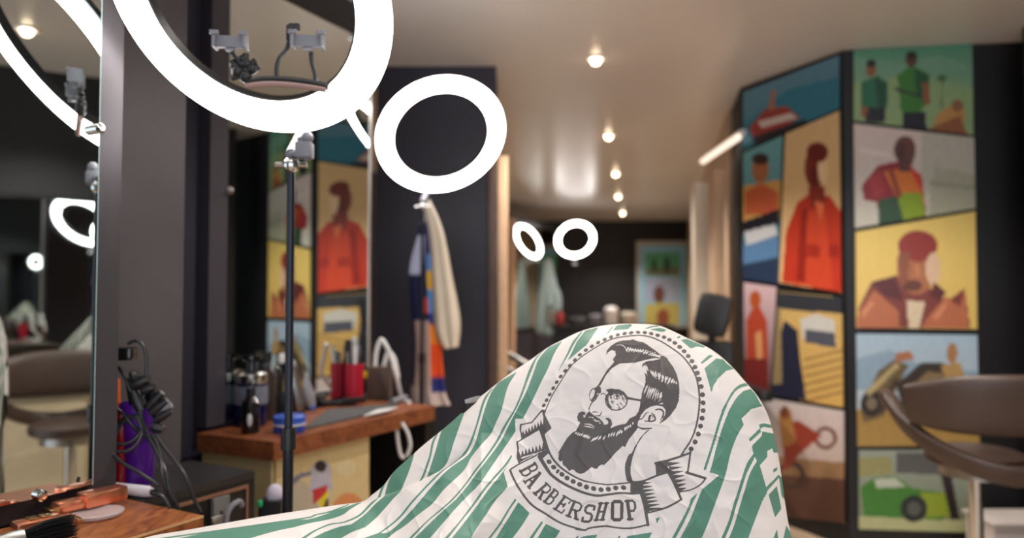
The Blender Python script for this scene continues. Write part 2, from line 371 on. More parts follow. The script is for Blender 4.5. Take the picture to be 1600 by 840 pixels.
# ------------------------------------------------------------------ comic-style pictures (generic stand-ins)
def painted_panel(name, quad, P, N, shapes, bg, label, cat, res=90, thick=.008, parent=None, offset=.006, attr_mat=None, group=None):
    q = [np.array(p, float) for p in quad]           # tl, tr, br, bl in picture coordinates
    s = np.linspace(0, 1, res); S, T = np.meshgrid(s, s)
    U = ((1 - T)[..., None] * ((1 - S)[..., None] * q[0] + S[..., None] * q[1]) + T[..., None] * ((1 - S)[..., None] * q[3] + S[..., None] * q[2]))
    X, Y = U[..., 0], U[..., 1]
    col = np.zeros((res, res, 3))
    top, bot = np.array(lin(bg[0])), np.array(lin(bg[1])); col[:] = top + (bot - top) * T[..., None]
    for sh in shapes:
        k, c = sh[0], np.array(lin(sh[-1]))
        if k == 'p': m = inpoly(X, Y, sh[1])
        elif k == 'e':
            cx, cy, rx, ry = sh[1][:4]; an = math.radians(sh[1][4]) if len(sh[1]) > 4 else 0
            dx, dy = X - cx, Y - cy; m = ((dx * math.cos(an) + dy * math.sin(an)) / rx) ** 2 + ((-dx * math.sin(an) + dy * math.cos(an)) / ry) ** 2 < 1
        elif k == 'ring':
            cx, cy, r0, r1 = sh[1]; d = np.hypot(X - cx, (Y - cy)); m = (d > r0) & (d < r1)
        col[m] = c
    N = Vector(N); mb = MB(); Pn = Vector(P) + N * (offset + thick)
    G = [[onplane(X[i, j], Y[i, j], Pn, N) for j in range(res)] for i in range(res)]
    mb.grid(G)
    n0 = len(mb.v); rim = [(0, j) for j in range(res)] + [(i, res - 1) for i in range(1, res)] + [(res - 1, j) for j in range(res - 2, -1, -1)] + [(i, 0) for i in range(res - 2, 0, -1)]
    back = [G[i][j] - N * thick for i, j in rim]
    mb.v += [tuple(p) for p in back]; R = len(rim)
    for k in range(R):
        a_ = rim[k][0] * res + rim[k][1]; b_ = rim[(k + 1) % R][0] * res + rim[(k + 1) % R][1]
        mb.f.append((b_, a_, n0 + k, n0 + (k + 1) % R))
    cen = (G[0][0] + G[res - 1][res - 1]) / 2
    o = mb.obj(name, attr_mat or painted_mat('printed_picture'), parent, None if parent else cen, smooth=0)
    at_ = o.data.color_attributes.new('print', 'FLOAT_COLOR', 'POINT')
    full = np.ones((len(mb.v), 4), np.float32); full[:res * res, :3] = col.reshape(-1, 3)
    full[res * res:, :3] = .02
    at_.data.foreach_set('color', full.ravel())
    if not parent: tag(o, label, cat, group)
    return o
dR = (AC - AB).normalized(); nR = Vector((dR.y, -dR.x, 0)); 
if nR.y > 0: nR = -nR
dL = (AB - AL).normalized(); nL = Vector((dL.y, -dL.x, 0))
if nL.x > 0: nL = -nL
GP = 'pictures on the angled black wall'
skin1, skin2, skin3 = (148, 92, 66), (96, 62, 50), (190, 122, 84)
painted_panel('picture_panel', [(1334, 78), (1519, 68), (1521, 211), (1334, 188)], AB, nR, [
    ('p', [(1334, 130), (1430, 118), (1521, 140), (1521, 215), (1334, 190)], (150, 178, 128)),
    ('p', [(1334, 90), (1400, 100), (1470, 88), (1521, 104), (1521, 116), (1440, 108), (1380, 118), (1334, 108)], (122, 168, 142)),
    ('p', [(1346, 128), (1372, 118), (1388, 130), (1386, 170), (1346, 168)], (44, 112, 82)), ('e', (1361, 108, 8, 12), skin1), ('p', [(1350, 168), (1384, 168), (1382, 192), (1352, 190)], (34, 34, 44)),
    ('p', [(1402, 118), (1424, 102), (1452, 116), (1450, 160), (1432, 180), (1408, 176)], (66, 128, 56)), ('e', (1424, 94, 9, 11), skin2), ('p', [(1410, 176), (1446, 174), (1448, 205), (1410, 200)], (36, 34, 46)),
    ('e', (1484, 186, 26, 18, -30), (196, 148, 86)), ('e', (1496, 165, 9, 9), (150, 100, 70)), ('p', [(1444, 204), (1500, 180), (1512, 212)], (150, 96, 62)), ('p', [(1366, 122), (1386, 130), (1386, 168), (1372, 168)], (30, 82, 62)), ('p', [(1428, 106), (1452, 118), (1450, 158), (1432, 150)], (40, 92, 58)), ('p', [(1398, 136), (1440, 150), (1440, 154), (1398, 141)], (60, 60, 60)), ('p', [(1470, 122), (1474, 122), (1474, 170), (1470, 170)], (110, 130, 96)), ('e', (1472, 122, 8, 5), (74, 112, 74)), ('p', [(1440, 130), (1450, 128), (1454, 160), (1444, 166)], skin1), ('p', [(1346, 166), (1356, 168), (1354, 184), (1346, 182)], skin1), ('e', (1361, 99, 8, 6), (40, 34, 34)), ('e', (1424, 86, 9, 6), (32, 30, 32))],
    ((88, 152, 124), (168, 190, 150)), 'picture of figures in green shirts under a teal sky', 'picture', group=GP)
painted_panel('picture_panel', [(1334, 193), (1522, 215), (1524, 325), (1336, 356)], AB, nR, [
    ('p', [(1440, 200), (1524, 216), (1524, 330), (1440, 300)], (196, 192, 178)), ('p', [(1460, 260), (1524, 272), (1524, 326), (1450, 338)], (178, 178, 156)),
    ('p', [(1346, 290), (1372, 258), (1412, 250), (1440, 274), (1448, 340), (1376, 352), (1370, 316), (1350, 312)], (150, 44, 52)),
    ('p', [(1380, 268), (1420, 262), (1444, 300), (1402, 310)], (222, 122, 48)), ('p', [(1402, 302), (1444, 300), (1446, 336), (1410, 345)], (140, 168, 44)),
    ('p', [(1372, 312), (1402, 306), (1412, 345), (1374, 352)], (56, 84, 58)), ('e', (1414, 234, 17, 22), (110, 66, 58)), ('p', [(1402, 248), (1428, 248), (1422, 268), (1406, 268)], (100, 58, 52)), ('p', [(1356, 282), (1376, 264), (1384, 300), (1366, 308)], (176, 58, 60)), ('p', [(1420, 258), (1438, 272), (1446, 330), (1438, 296)], (214, 60, 44)), ('p', [(1388, 268), (1396, 266), (1410, 306), (1402, 310)], (150, 70, 40)), ('e', (1408, 236, 8, 14), (84, 48, 46)), ('p', [(1344, 230), (1390, 240), (1390, 246), (1344, 238)], (232, 218, 212)), ('p', [(1452, 282), (1524, 290), (1524, 296), (1452, 290)], (158, 158, 138))],
    ((222, 204, 198), (206, 202, 188)), 'picture of a figure in a multicoloured jacket on pale pink', 'picture', group=GP)
painted_panel('picture_panel', [(1337, 362), (1524, 330), (1527, 514), (1338, 512)], AB, nR, [
    ('p', [(1342, 480), (1362, 440), (1400, 430), (1440, 440), (1480, 470), (1508, 450), (1516, 513), (1340, 512)], (128, 64, 56)),
    ('p', [(1340, 490), (1366, 452), (1404, 486), (1404, 513), (1340, 512)], (186, 112, 78)), ('p', [(1446, 500), (1478, 462), (1500, 480), (1508, 448), (1514, 512), (1440, 513)], (188, 112, 80)),
    ('e', (1432, 416, 31, 44), (176, 112, 78)), ('e', (1434, 384, 31, 24), (150, 58, 52)), ('e', (1458, 420, 12, 26), (224, 190, 158)),
    ('p', [(1416, 470), (1446, 470), (1436, 513), (1420, 513)], (222, 200, 172)), ('e', (1426, 446, 15, 9), (104, 62, 50)), ('p', [(1404, 396), (1422, 394), (1418, 440), (1406, 450)], (146, 88, 64)), ('p', [(1362, 440), (1398, 432), (1412, 470), (1380, 462)], (96, 46, 48)), ('p', [(1346, 488), (1362, 470), (1366, 474), (1350, 496)], (216, 146, 106)), ('p', [(1456, 496), (1476, 472), (1480, 476), (1464, 500)], (216, 146, 106)), ('p', [(1460, 440), (1478, 456), (1470, 470), (1452, 462)], (98, 46, 46)), ('p', [(1430, 412), (1436, 412), (1440, 432), (1428, 432)], (200, 134, 96))],
    ((234, 204, 116), (226, 192, 108)), 'picture of a russet figure in a maroon top on bright yellow', 'picture', group=GP)
painted_panel('picture_panel', [(1338, 521), (1527, 523), (1531, 696), (1340, 697)], AB, nR, [
    ('p', [(1338, 640), (1420, 630), (1531, 650), (1531, 697), (1340, 697)], (170, 138, 78)),
    ('p', [(1338, 560), (1390, 546), (1440, 570), (1531, 580), (1531, 600), (1338, 610)], (148, 174, 196)),
    ('p', [(1344, 640), (1372, 580), (1396, 562), (1420, 570), (1402, 604), (1380, 650), (1350, 660)], (112, 96, 70)),
    ('p', [(1400, 600), (1440, 566), (1490, 568), (1500, 600), (1450, 622), (1410, 640)], (66, 58, 54)), ('e', (1488, 552, 8, 16), (176, 128, 86)), ('p', [(1470, 570), (1500, 566), (1512, 600), (1478, 600)], (184, 150, 96)), ('e', (1362, 630, 17, 20), (50, 46, 48)), ('p', [(1352, 610), (1400, 566), (1406, 572), (1358, 620)], (184, 168, 124)), ('p', [(1372, 640), (1398, 590), (1404, 592), (1380, 646)], (70, 60, 50)), ('p', [(1420, 606), (1450, 580), (1480, 584), (1440, 614)], (140, 120, 88)), ('e', (1362, 630, 8, 10), (130, 120, 100)), ('p', [(1398, 552), (1422, 548), (1430, 560), (1400, 566)], (176, 118, 84))],
    ((172, 196, 216), (196, 208, 214)), 'picture of a motorbike shape under a pale blue sky', 'picture', group=GP)
painted_panel('picture_panel', [(1342, 703), (1531, 703), (1533, 832), (1342, 826)], AB, nR, [
    ('p', [(1342, 715), (1390, 712), (1396, 740), (1342, 744)], (150, 148, 100)), ('p', [(1400, 706), (1531, 706), (1531, 745), (1400, 738)], (92, 92, 92)),
    ('p', [(1342, 806), (1533, 812), (1533, 834), (1342, 828)], (176, 180, 136)),
    ('p', [(1344, 760), (1366, 746), (1400, 744), (1424, 762), (1480, 770), (1492, 800), (1470, 812), (1350, 806)], (66, 124, 52)), ('p', [(1366, 748), (1398, 746), (1416, 760), (1370, 762)], (186, 194, 178)),
    ('p', [(1440, 768), (1482, 770), (1492, 806), (1440, 808)], (140, 158, 52)), ('e', (1428, 794, 21, 21), (40, 44, 46)), ('e', (1428, 794, 11, 11), (82, 88, 86)), ('p', [(1470, 740), (1486, 740), (1500, 812), (1486, 812)], (46, 36, 40))],
    ((150, 160, 150), (120, 130, 100)), 'picture of a green car behind the brown chair', 'picture', group=GP)
painted_panel('picture_panel', [(1161, 144), (1311, 86), (1311, 169), (1161, 234)], AL, nL, [
    ('p', [(1161, 196), (1230, 140), (1311, 120), (1311, 172), (1161, 240)], (44, 122, 148)), ('p', [(1170, 200), (1196, 170), (1230, 166), (1250, 184), (1180, 222)], (156, 58, 56)), ('p', [(1184, 190), (1236, 176), (1246, 184), (1190, 200)], (206, 196, 188)),
    ('p', [(1176, 214), (1256, 186), (1262, 192), (1180, 232)], (36, 38, 48)), ('p', [(1200, 172), (1206, 140), (1212, 142), (1210, 172)], (168, 110, 86))],
    ((96, 142, 164), (60, 128, 150)), 'picture of a red boat shape on blue sea, top left of the wall', 'picture', group=GP)
painted_panel('picture_panel', [(1161, 239), (1222, 212), (1215, 443), (1161, 435)], AL, nL, [
    ('p', [(1161, 290), (1222, 280), (1220, 340), (1161, 345)], (206, 160, 92)), ('e', (1188, 264, 13, 22), (168, 106, 72)), ('e', (1188, 248, 13, 9), (58, 40, 40)), ('p', [(1164, 300), (1190, 286), (1216, 300), (1216, 332), (1164, 336)], (192, 96, 62)),
    ('p', [(1161, 346), (1218, 326), (1217, 350), (1161, 366)], (34, 34, 44)), ('p', [(1163, 362), (1210, 350), (1216, 366), (1166, 384)], (206, 206, 210)), ('p', [(1161, 384), (1217, 370), (1216, 400), (1161, 412)], (92, 130, 172)), ('p', [(1161, 414), (1216, 402), (1215, 443), (1161, 436)], (44, 58, 84))],
    ((110, 172, 176), (70, 96, 130)), 'narrow picture of a person by blue cars, left of the red shirt', 'picture', group=GP)
painted_panel('picture_panel', [(1227, 209), (1311, 173), (1314, 458), (1217, 441)], AL, nL, [
    ('p', [(1222, 440), (1228, 360), (1246, 316), (1268, 300), (1296, 306), (1314, 330), (1314, 459)], (190, 58, 38)), ('p', [(1262, 330), (1290, 328), (1302, 452), (1244, 446)], (204, 72, 44)),
    ('e', (1274, 262, 17, 32), (128, 54, 42)), ('e', (1286, 262, 8, 26), (236, 206, 164)), ('p', [(1262, 292), (1288, 290), (1290, 318), (1268, 326)], (140, 52, 40)), ('e', (1277, 238, 17, 16), (112, 40, 34)), ('p', [(1252, 330), (1262, 322), (1258, 440), (1244, 440)], (150, 40, 30)), ('p', [(1296, 380), (1312, 384), (1312, 404), (1294, 400)], (160, 44, 32)), ('p', [(1262, 380), (1282, 384), (1280, 404), (1260, 400)], (166, 48, 34)), ('p', [(1272, 312), (1288, 318), (1282, 345)], (230, 120, 80)), ('p', [(1266, 262), (1276, 258), (1276, 290), (1268, 290)], (100, 40, 34)), ('p', [(1222, 445), (1314, 455), (1314, 460), (1222, 450)], (60, 30, 30))],
    ((222, 190, 140), (224, 186, 132)), 'tall picture of a person in a red shirt on cream', 'picture', group=GP)
painted_panel('picture_panel', [(1162, 441), (1213, 448), (1203, 616), (1163, 608)], AL, nL, [
    ('p', [(1166, 500), (1182, 470), (1198, 500), (1200, 560), (1196, 612), (1168, 606)], (176, 70, 48)), ('e', (1180, 468, 9, 14), (176, 84, 46)), ('p', [(1180, 520), (1190, 515), (1192, 560), (1182, 560)], (212, 150, 100)), ('p', [(1163, 560), (1200, 560), (1200, 616), (1163, 608)], (120, 42, 40))],
    ((206, 176, 180), (90, 60, 60)), 'small narrow picture in pinks and rust reds, nearest the door post', 'picture', group=GP)
painted_panel('picture_panel', [(1216, 455), (1315, 464), (1317, 636), (1206, 617)], AL, nL, [
    ('p', [(1210, 455), (1316, 464), (1316, 490), (1212, 482)], (52, 54, 60)), ('p', [(1250, 498), (1276, 490), (1304, 500), (1306, 540), (1254, 530)], (196, 194, 188)), ('p', [(1258, 514), (1304, 520), (1306, 544), (1258, 534)], (82, 84, 96)),
    ('p', [(1206, 560), (1226, 500), (1246, 516), (1250, 560), (1260, 626), (1206, 618)], (40, 42, 62)), ('p', [(1206, 480), (1220, 480), (1222, 600), (1206, 600)], (150, 130, 92))] +
    [('p', [(1256, 560 + 13 * k), (1316, 545 + 13 * k), (1316, 549 + 13 * k), (1256, 564 + 13 * k)], (152, 118, 70)) for k in range(6)],
    ((196, 164, 102), (212, 172, 100)), 'picture of a white car and a sunlit boardwalk below the red shirt', 'picture', group=GP)
painted_panel('picture_panel', [(1164, 616), (1318, 642), (1319, 817), (1166, 800)], AL, nL, [
    ('p', [(1164, 730), (1240, 726), (1319, 745), (1319, 818), (1164, 802)], (92, 62, 48)), ('p', [(1200, 712), (1319, 722), (1319, 748), (1200, 740)], (150, 116, 84)),
    ('ring', (1290, 684, 12, 18), (112, 66, 58)), ('ring', (1236, 742, 15, 22), (70, 52, 46)), ('p', [(1222, 668), (1246, 656), (1284, 680), (1248, 710), (1226, 740)], (150, 62, 46)), ('p', [(1216, 640), (1236, 640), (1244, 690), (1222, 700)], (170, 120, 70)), ('e', (1226, 644, 7, 10), (120, 70, 50))],
    ((208, 194, 192), (176, 150, 130)), 'picture of a stunt bike on a pale sky, lowest on the left face', 'picture', group=GP)

# ------------------------------------------------------------------ far framed panel painted to look lit, far counter items
t = thing('framed_panel', 'far framed panel with a pale blue border on the back wall, painted to look lit', 'picture', at(1035, 445, 11.9))
PF = Vector((0, 11.95, 0)); NF = Vector((0, -1, 0))
p0 = at(994, 376, 11.9); p1_ = at(1078, 512, 11.9)
MB().box(((p0.x + p1_.x) / 2, 11.93, (p0.z + p1_.z) / 2), (p1_.x - p0.x, .06, p0.z - p1_.z), bev=.01).obj('frame', mat('pale_grey_frame', (190, 186, 180), .4), t)
painted_panel('print', [(1000, 383), (1072, 383), (1072, 508), (1000, 508)], (0, 11.9, 0), NF, [  # likely mirror view painted as a print, colours lightened to look lit
    ('p', [(1008, 394), (1062, 394), (1062, 430), (1008, 430)], (96, 178, 140)), ('p', [(1008, 420), (1062, 416), (1062, 430), (1008, 430)], (120, 128, 100)), ('e', (1022, 414, 4, 12), (40, 92, 66)), ('e', (1042, 414, 5, 14), (44, 84, 60)),
    ('p', [(1008, 434), (1062, 434), (1062, 470), (1008, 472)], (168, 180, 206)), ('e', (1030, 460, 9, 14), (112, 70, 62)), ('p', [(1008, 475), (1062, 472), (1062, 508), (1008, 508)], (198, 186, 104)), ('e', (1036, 496, 10, 14), (150, 84, 60))],
    ((140, 205, 232), (150, 196, 214)), '', '', res=60, parent=t, offset=-.01, thick=.02, attr_mat=painted_mat('printed_picture'))

# ------------------------------------------------------------------ counters
CZ = .83
# near counter: right front corner at (318,805)
k1 = onz(318, 805, CZ); b1 = N1 * -.30
cA = k1; cB = k1 - D1 * 1.5
t = thing('barber_counter', 'near walnut counter top holding the copper clippers', 'counter', ((cA + cB) / 2).to_tuple()[:2] + (CZ - .045,))
back = min(.30, (k1 - P1).dot(N1) - .002)
MB().prism([cA, cB, cB - N1 * back, cA - N1 * back], CZ - .045, CZ).obj('worktop', M_walnut, t, smooth=0)
MB().prism([cA + N1 * .0005, cB + N1 * .0005, cB - N1 * .001, cA - N1 * .001], CZ - .0035, CZ + .0004).obj('edge_band', mat('pale_edge', (214, 168, 120), .4), t, smooth=0)
t = thing('cabinet', 'dark cabinet under the near walnut counter', 'cabinet', ((cA + cB) / 2).to_tuple()[:2] + (0,))
MB().prism([cA - N1 * .04 - D1 * .03, cB - N1 * .04, cB - N1 * back, cA - N1 * back - D1 * .03], 0, CZ - .045).obj('carcass', M_blk, t, smooth=0)
# second counter
k2 = onz(428, 690, CZ); k2f = onz(668, 636, CZ)
Dc = (k2f - k2); Dc.z = 0; Lc = Dc.length; Dc.normalize(); Nc = Vector((Dc.y, -Dc.x, 0))
bk = lambda p: p - N2 * ((p - P2).dot(N2) - .006)
t = thing('barber_counter', 'second walnut counter top with cups, jars and a grey mat', 'counter', (k2 + Dc * Lc / 2).to_tuple()[:2] + (CZ - .05,))
t_c2 = t; lft = bk(k2)
poly2 = [k2, k2f, k2f + Vector((.02, .05, 0)), bk(k2f + Dc * .06), lft]
MB().prism(poly2, CZ - .05, CZ).obj('worktop', wood_mat('walnut_top_far', (112, 60, 36), (150, 88, 52), (8, 2.5, 8)), t, smooth=0)
t = thing('cabinet', 'cream painted cabinet under the second counter with a striped sticker', 'cabinet', (k2 + Dc * .3).to_tuple()[:2] + (0,))
sC = 0
for i in range(200):
    q = k2 - Nc * .03 + Dc * (i * .01)
    if q.x / q.y >= (578 - 800) / F: sC = i * .01; break
cab = [k2 - Nc * .03 + Dc * .02, k2 - Nc * .03 + Dc * sC, bk(k2 + Dc * sC), bk(k2 + Dc * .02)]
MB().prism(cab, 0, CZ - .05).obj('carcass', mat('cream_cabinet', (196, 176, 130), .5, var=.1, scale=5), t, smooth=0)
cf = k2 - Nc * .03
painted_panel('sticker_panel', [(431, 707), (576, 672), (578, 900), (431, 980)], cf, Nc, [
    ('e', (545, 800, 26, 30), (202, 132, 80)), ('e', (500, 815, 36, 26), (176, 168, 160)), ('e', (466, 800, 26, 50), (178, 166, 148)), ('e', (540, 730, 16, 12), (206, 190, 150)),
    ('p', [(446, 752), (470, 738), (492, 734), (494, 740), (472, 746), (450, 764)], (112, 112, 128)),
    ('e', (502, 736, 16, 18), (168, 164, 172)), ('e', (501, 728, 9, 9), (30, 28, 32)), ('p', [(486, 742), (514, 738), (520, 760), (512, 790), (494, 790), (484, 764)], (176, 172, 190)),
    ('p', [(488, 764), (512, 756), (510, 770), (490, 788)], (186, 40, 46)), ('p', [(494, 786), (516, 762), (512, 786), (504, 796)], (214, 196, 50)), ('p', [(508, 782), (514, 776), (512, 800), (504, 800)], (70, 40, 40))],
    ((204, 182, 132), (196, 176, 134)), '', '', res=110, parent=t, offset=.001, thick=.004, attr_mat=painted_mat('cabinet_print', rough=.5))
e0 = bk(k2f + Dc * .02)
t2 = MB().prism([cab[1] + Dc * .3, cab[1] + Dc * .36, cab[2] + Dc * .36, cab[2] + Dc * .3], 0, CZ - .05).obj('leg_panel', M_blk, t, smooth=0)
# white cables hanging under the second counter
for i, (pth, lab) in enumerate((([(619, 662), (622, 690), (626, 710), (632, 716)], 'white cable hanging under the counter, the left one'), ([(628, 660), (637, 676), (641, 695), (636, 712)], 'white cable hanging under the counter, the right one'))):
    tag(MB().tube(smoothpath([at(u, v, 2.45) for u, v in pth]), .006, 8).obj('cable', M_white, None, at(622, 690, 2.45)), lab, 'cable', 'white cables under the counter')

# ------------------------------------------------------------------ black chest between the counters
zc = .83
q0 = onz(398, 735, zc)
t = thing('storage_chest', 'black chest with a brown trim line, between the two counters', 'chest', (q0.x, q0.y, 0))
sq = (q0 - P1).dot(D1); L3 = sq - ((k1 - P1).dot(D1) + .006); dp = .215
pts4 = [q0, q0 - D1 * L3, q0 - D1 * L3 - N1 * dp, q0 - N1 * dp]
MB().prism(pts4, 0, zc - .016).obj('body', mat('black_satin', (26, 24, 26), .32), t, smooth=0)
L4 = L3 + .09
nq = (q0 - P1).dot(N1)
MB().prism([q0, q0 - D1 * L3, q0 - D1 * L3 - N1 * (nq + .006), q0 - D1 * L4 - N1 * (nq + .006), q0 - D1 * L4 - N1 * dp, q0 - N1 * dp], zc - .0155, zc).obj('top_board', mat('black_top', (44, 41, 42), .3), t, smooth=0)
slab(MB(), q0, D1, N1, -L3 + .006, -.02, .0005, .004, zc - .032, zc - .025).obj('trim_strip', mat('bronze_trim', (150, 108, 86), .4, metal=.3), t, smooth=0)
slab(MB(), q0, D1, N1, -.025, -.02, .0005, .004, .3, zc - .0325).obj('trim_strip', MATS['bronze_trim'], t, smooth=0)
slab(MB(), q0, D1, N1, -.115, -.075, .0005, .010, zc - .30, zc - .034).obj('grey_panel', mat('grey_panel', (120, 118, 118), .45), t, smooth=0)
hp = lambda u, v: onplane(u, v, q0 + N1 * .03, N1)
MB().tube(smoothpath([hp(352, 822), (hp(354, 806)), hp(362, 790), hp(374, 783), hp(378, 790)]), .006, 8).obj('handle', M_grey, t)
MB().tube([hp(330, 812), hp(346, 806), hp(348, 798)], .005, 8).obj('handle', M_steel, t)

# ------------------------------------------------------------------ bottles, cups and tools on the second counter
def item(name, label, cat, u, v, z=CZ, group=None):
    p = onz(u, v, z); return thing(name, label, cat, p, group), p, p.y / F
G2 = 'things on the second counter'
M_blue = mat('blue_liquid', (16, 24, 84), .15, trans=.35)
t, p, k = item('disinfectant_jar', 'blue disinfectant jar with a chrome lid and white label', 'jar', 392, 664)
MB().lathe([(.001, 0), (22 * k, 0), (24 * k, 4 * k), (24 * k, 62 * k), (20 * k, 68 * k)], p).obj('jar_body', M_blue, t)
MB().lathe([(24.3 * k, 34 * k), (24.6 * k, 34 * k), (24.6 * k, 62 * k), (24.3 * k, 62 * k), (24.3 * k, 34 * k)], p, cap=False).obj('label', mat('silver_label', (120, 124, 138), .4), t)
lid_ = MB().lathe([(24.8 * k, 66 * k), (25.5 * k, 70 * k), (25.5 * k, 80 * k), (20 * k, 84 * k), (.001, 84 * k)], p).obj('lid', M_chrome, t)
MB().lathe([(.001, 84 * k), (8 * k, 84 * k), (7 * k, 98 * k), (16 * k, 102 * k), (16 * k, 108 * k), (.001, 110 * k)], p).obj('plunger', M_blkgloss, lid_)
t, p, k = item('comb_jar', 'tall clear jar with combs at the left end of the second counter', 'jar', 350, 662)
MB().lathe([(.001, 0), (12 * k, 0), (12 * k, 118 * k), (11 * k, 118 * k), (11 * k, 3 * k), (.001, 3 * k)], p).obj('glass', mat('smoky_glass', (150, 140, 150), .1, trans=.8), t)
for dx, hh, cc in ((-4, 122, M_blk), (2, 132, mat('rose_comb', (150, 96, 96), .4)), (5, 116, M_grey)):
    MB().box(p + Vector((dx * k, 0, hh * k / 2 + .004)), (5 * k, 2 * k, hh * k - .006), bev=.0006).obj('comb', cc, t)
MB().lathe([(.001, 118 * k), (14 * k, 118 * k), (14 * k, 124 * k), (.001, 126 * k)], p).obj('lid', M_steel, t)
t, p, k = item('tonic_bottle', 'small black bottle with a white mark before the blue jar', 'bottle', 391, 676)
MB().lathe([(.001, 0), (13 * k, 0), (14 * k, 3 * k), (14 * k, 48 * k), (7 * k, 56 * k), (.001, 57 * k)], p).obj('bottle_body', M_blkgloss, t)
MB().lathe([(.001, 57 * k), (7 * k, 57 * k), (7 * k, 70 * k), (.001, 70.5 * k)], p).obj('cap', M_blk, t)
MB().sphere(p + Vector((3 * k, -13.2 * k, 22 * k)), (4 * k, 1.6 * k, 10 * k)).obj('white_mark', M_white, t)
t, p, k = item('hair_tonic', 'dark tall bottle between the blue jar and the lamp pole', 'bottle', 416, 655)
MB().lathe([(.001, 0), (14 * k, 0), (15 * k, 4 * k), (15 * k, 64 * k), (6 * k, 78 * k), (6 * k, 90 * k), (.001, 91 * k)], p).obj('bottle_body', mat('dark_amber', (52, 42, 40), .2, coat=.4), t)
MB().lathe([(.001, 91 * k), (7.5 * k, 91 * k), (7.5 * k, 104 * k), (.001, 105 * k)], p).obj('cap', M_blk, t)
t, p, k = item('trimmer_charger', 'white-topped trimmer standing in a black charger behind the lamp pole', 'trimmer', 432, 648)
MB().box(p + Vector((0, 0, 18 * k)), (34 * k, 30 * k, 36 * k), bev=.004).obj('charger_base', M_blk, t)
MB().box(p + Vector((0, 0, 58 * k)), (18 * k, 16 * k, 44 * k), bev=.005).obj('trimmer_body', M_blkgloss, t)
MB().box(p + Vector((0, 0, 88 * k)), (22 * k, 14 * k, 16 * k), bev=.004).obj('trimmer_head', M_white, t)
for i, (u, v, tilt, lab) in enumerate(((470, 648, .22, 'silver clipper leaning on the mirror right of the lamp pole'), (488, 640, .3, 'pale grey clipper with a blue tip leaning beside the silver one'))):
    t, p, k = item('hair_clipper', lab, 'clipper', u, v, group='clippers on the second counter')
    M = Matrix.Rotation(-tilt, 3, 'Y')
    f_ = lambda z: p + M @ Vector((0, 0, z))
    MB().tube([f_(6 * k), f_(20 * k), f_(50 * k), f_(74 * k)], [7 * k, 10 * k, 9 * k, 10 * k], 12).obj('clipper_body', M_steel if i == 0 else mat('silver_grey', (172, 172, 180), .3, metal=.4), t)
    MB().box(f_(80 * k), (18 * k, 10 * k, 12 * k), M=M, bev=.0015).obj('clipper_blade', M_chrome, t)
    MB().sphere(f_(5 * k), 7 * k).obj('tip', M_blk if i == 0 else mat('blue_tip', (70, 110, 190), .4), t)
M_red = mat('red_plastic', (178, 22, 48), .3)
def cup(label, u, v, rw, h):
    t, p, k = item('tool_cup', label, 'cup', u, v, group='red tool cups')
    MB().lathe([(.001, 0), (rw * .92 * k, 0), (rw * k, h * k), (rw * .9 * k, h * k), (rw * .84 * k, 3 * k), (.001, 3 * k)], p).obj('cup_body', M_red, t)
    for j in range(5):
        an = j * 1.26; ex = Vector((math.cos(an) * rw * .5 * k, math.sin(an) * rw * .5 * k, 0))
        MB().tube([p + ex * .5 + Vector((0, 0, 4 * k)), p + ex * 1.6 + Vector((0, 0, (h + 18 + 9 * (j % 3)) * k))], [2.2 * k, 3.4 * k], 8).obj('tool_handle', [M_blk, M_grey, M_blk, M_steel, M_white][j], t)
cup('red cup of brushes, the left of the two', 523, 620, 15, 52)
cup('red cup of brushes, the right and nearer of the two', 553, 628, 15, 60)
t, p, k = item('brown_holder', 'brown tool holder with white cords right of the red cups', 'holder', 594, 622)
MB().box(p + Vector((0, 0, 25 * k)), (34 * k, 30 * k, 50 * k), bev=.004).obj('holder_body', mat('brown_box', (78, 60, 48), .5), t)
for pth in ([(586, 580), (588, 550), (596, 530), (606, 545)], [(598, 580), (606, 552), (616, 560), (622, 590)]):
    MB().tube(smoothpath([at(u, v, p.y) for u, v in pth]), 3.4 * k, 8).obj('tool_cord', M_white, t)
MB().box(at(570, 585, p.y - .02), (14 * k, 8 * k, 10 * k), bev=.002).obj('yellow_clip', mat('yellow_clip', (222, 190, 40), .4), t)
t, p, k = item('charging_lead', 'white hose-like charging lead draped off the far end of the counter', 'cord', 632, 628)
MB().tube(smoothpath([at(604, 540, p.y), at(612, 560, p.y), at(620, 590, p.y), onz(628, 622, CZ + .006), onz(640, 628, CZ + .006)]), .008, 8).obj('cord', M_white, t)
MB().tube([onz(612, 628, CZ + .012), onz(634, 620, CZ + .012)], [.012, .009], 10).obj('plug', M_grey, t)
mq = [onz(u, v, CZ) for u, v in ((474, 672), (592, 645), (622, 632), (512, 641))]
t = thing('rubber_mat', 'dark grey ribbed rubber mat lying on the second counter', 'mat', mq[0])
MB().prism(mq, CZ + .0005, CZ + .005).obj('mat_base', mat('rubber_grey', (74, 74, 76), .6), t, smooth=0)
for i in range(9):
    a0 = lerp(mq[0], mq[1], (i + .5) / 9); a1 = lerp(mq[3], mq[2], (i + .5) / 9)
    MB().tube([a0 + Vector((0, 0, .006)), a1 + Vector((0, 0, .006))], .0022, 6).obj('rib', MATS['rubber_grey'], t)
pp = [onz(u, v, CZ + .009) for u, v in ((568, 650), (606, 642), (622, 636), (590, 640))]
tag(MB().prism(pp, CZ + .0085, CZ + .011).obj('paper_strip', M_white, None, pp[0], smooth=0), 'white neck paper strip lying on the rubber mat', 'paper')
t, p, k = item('wax_tin', 'round blue wax tin with a white rim near the lamp pole', 'tin', 452, 674)
MB().lathe([(.001, 0), (23 * k, 0), (24 * k, 2 * k), (24 * k, 13 * k), (.001, 13 * k)], p).obj('tin_body', mat('tin_blue', (36, 70, 170), .3), t)
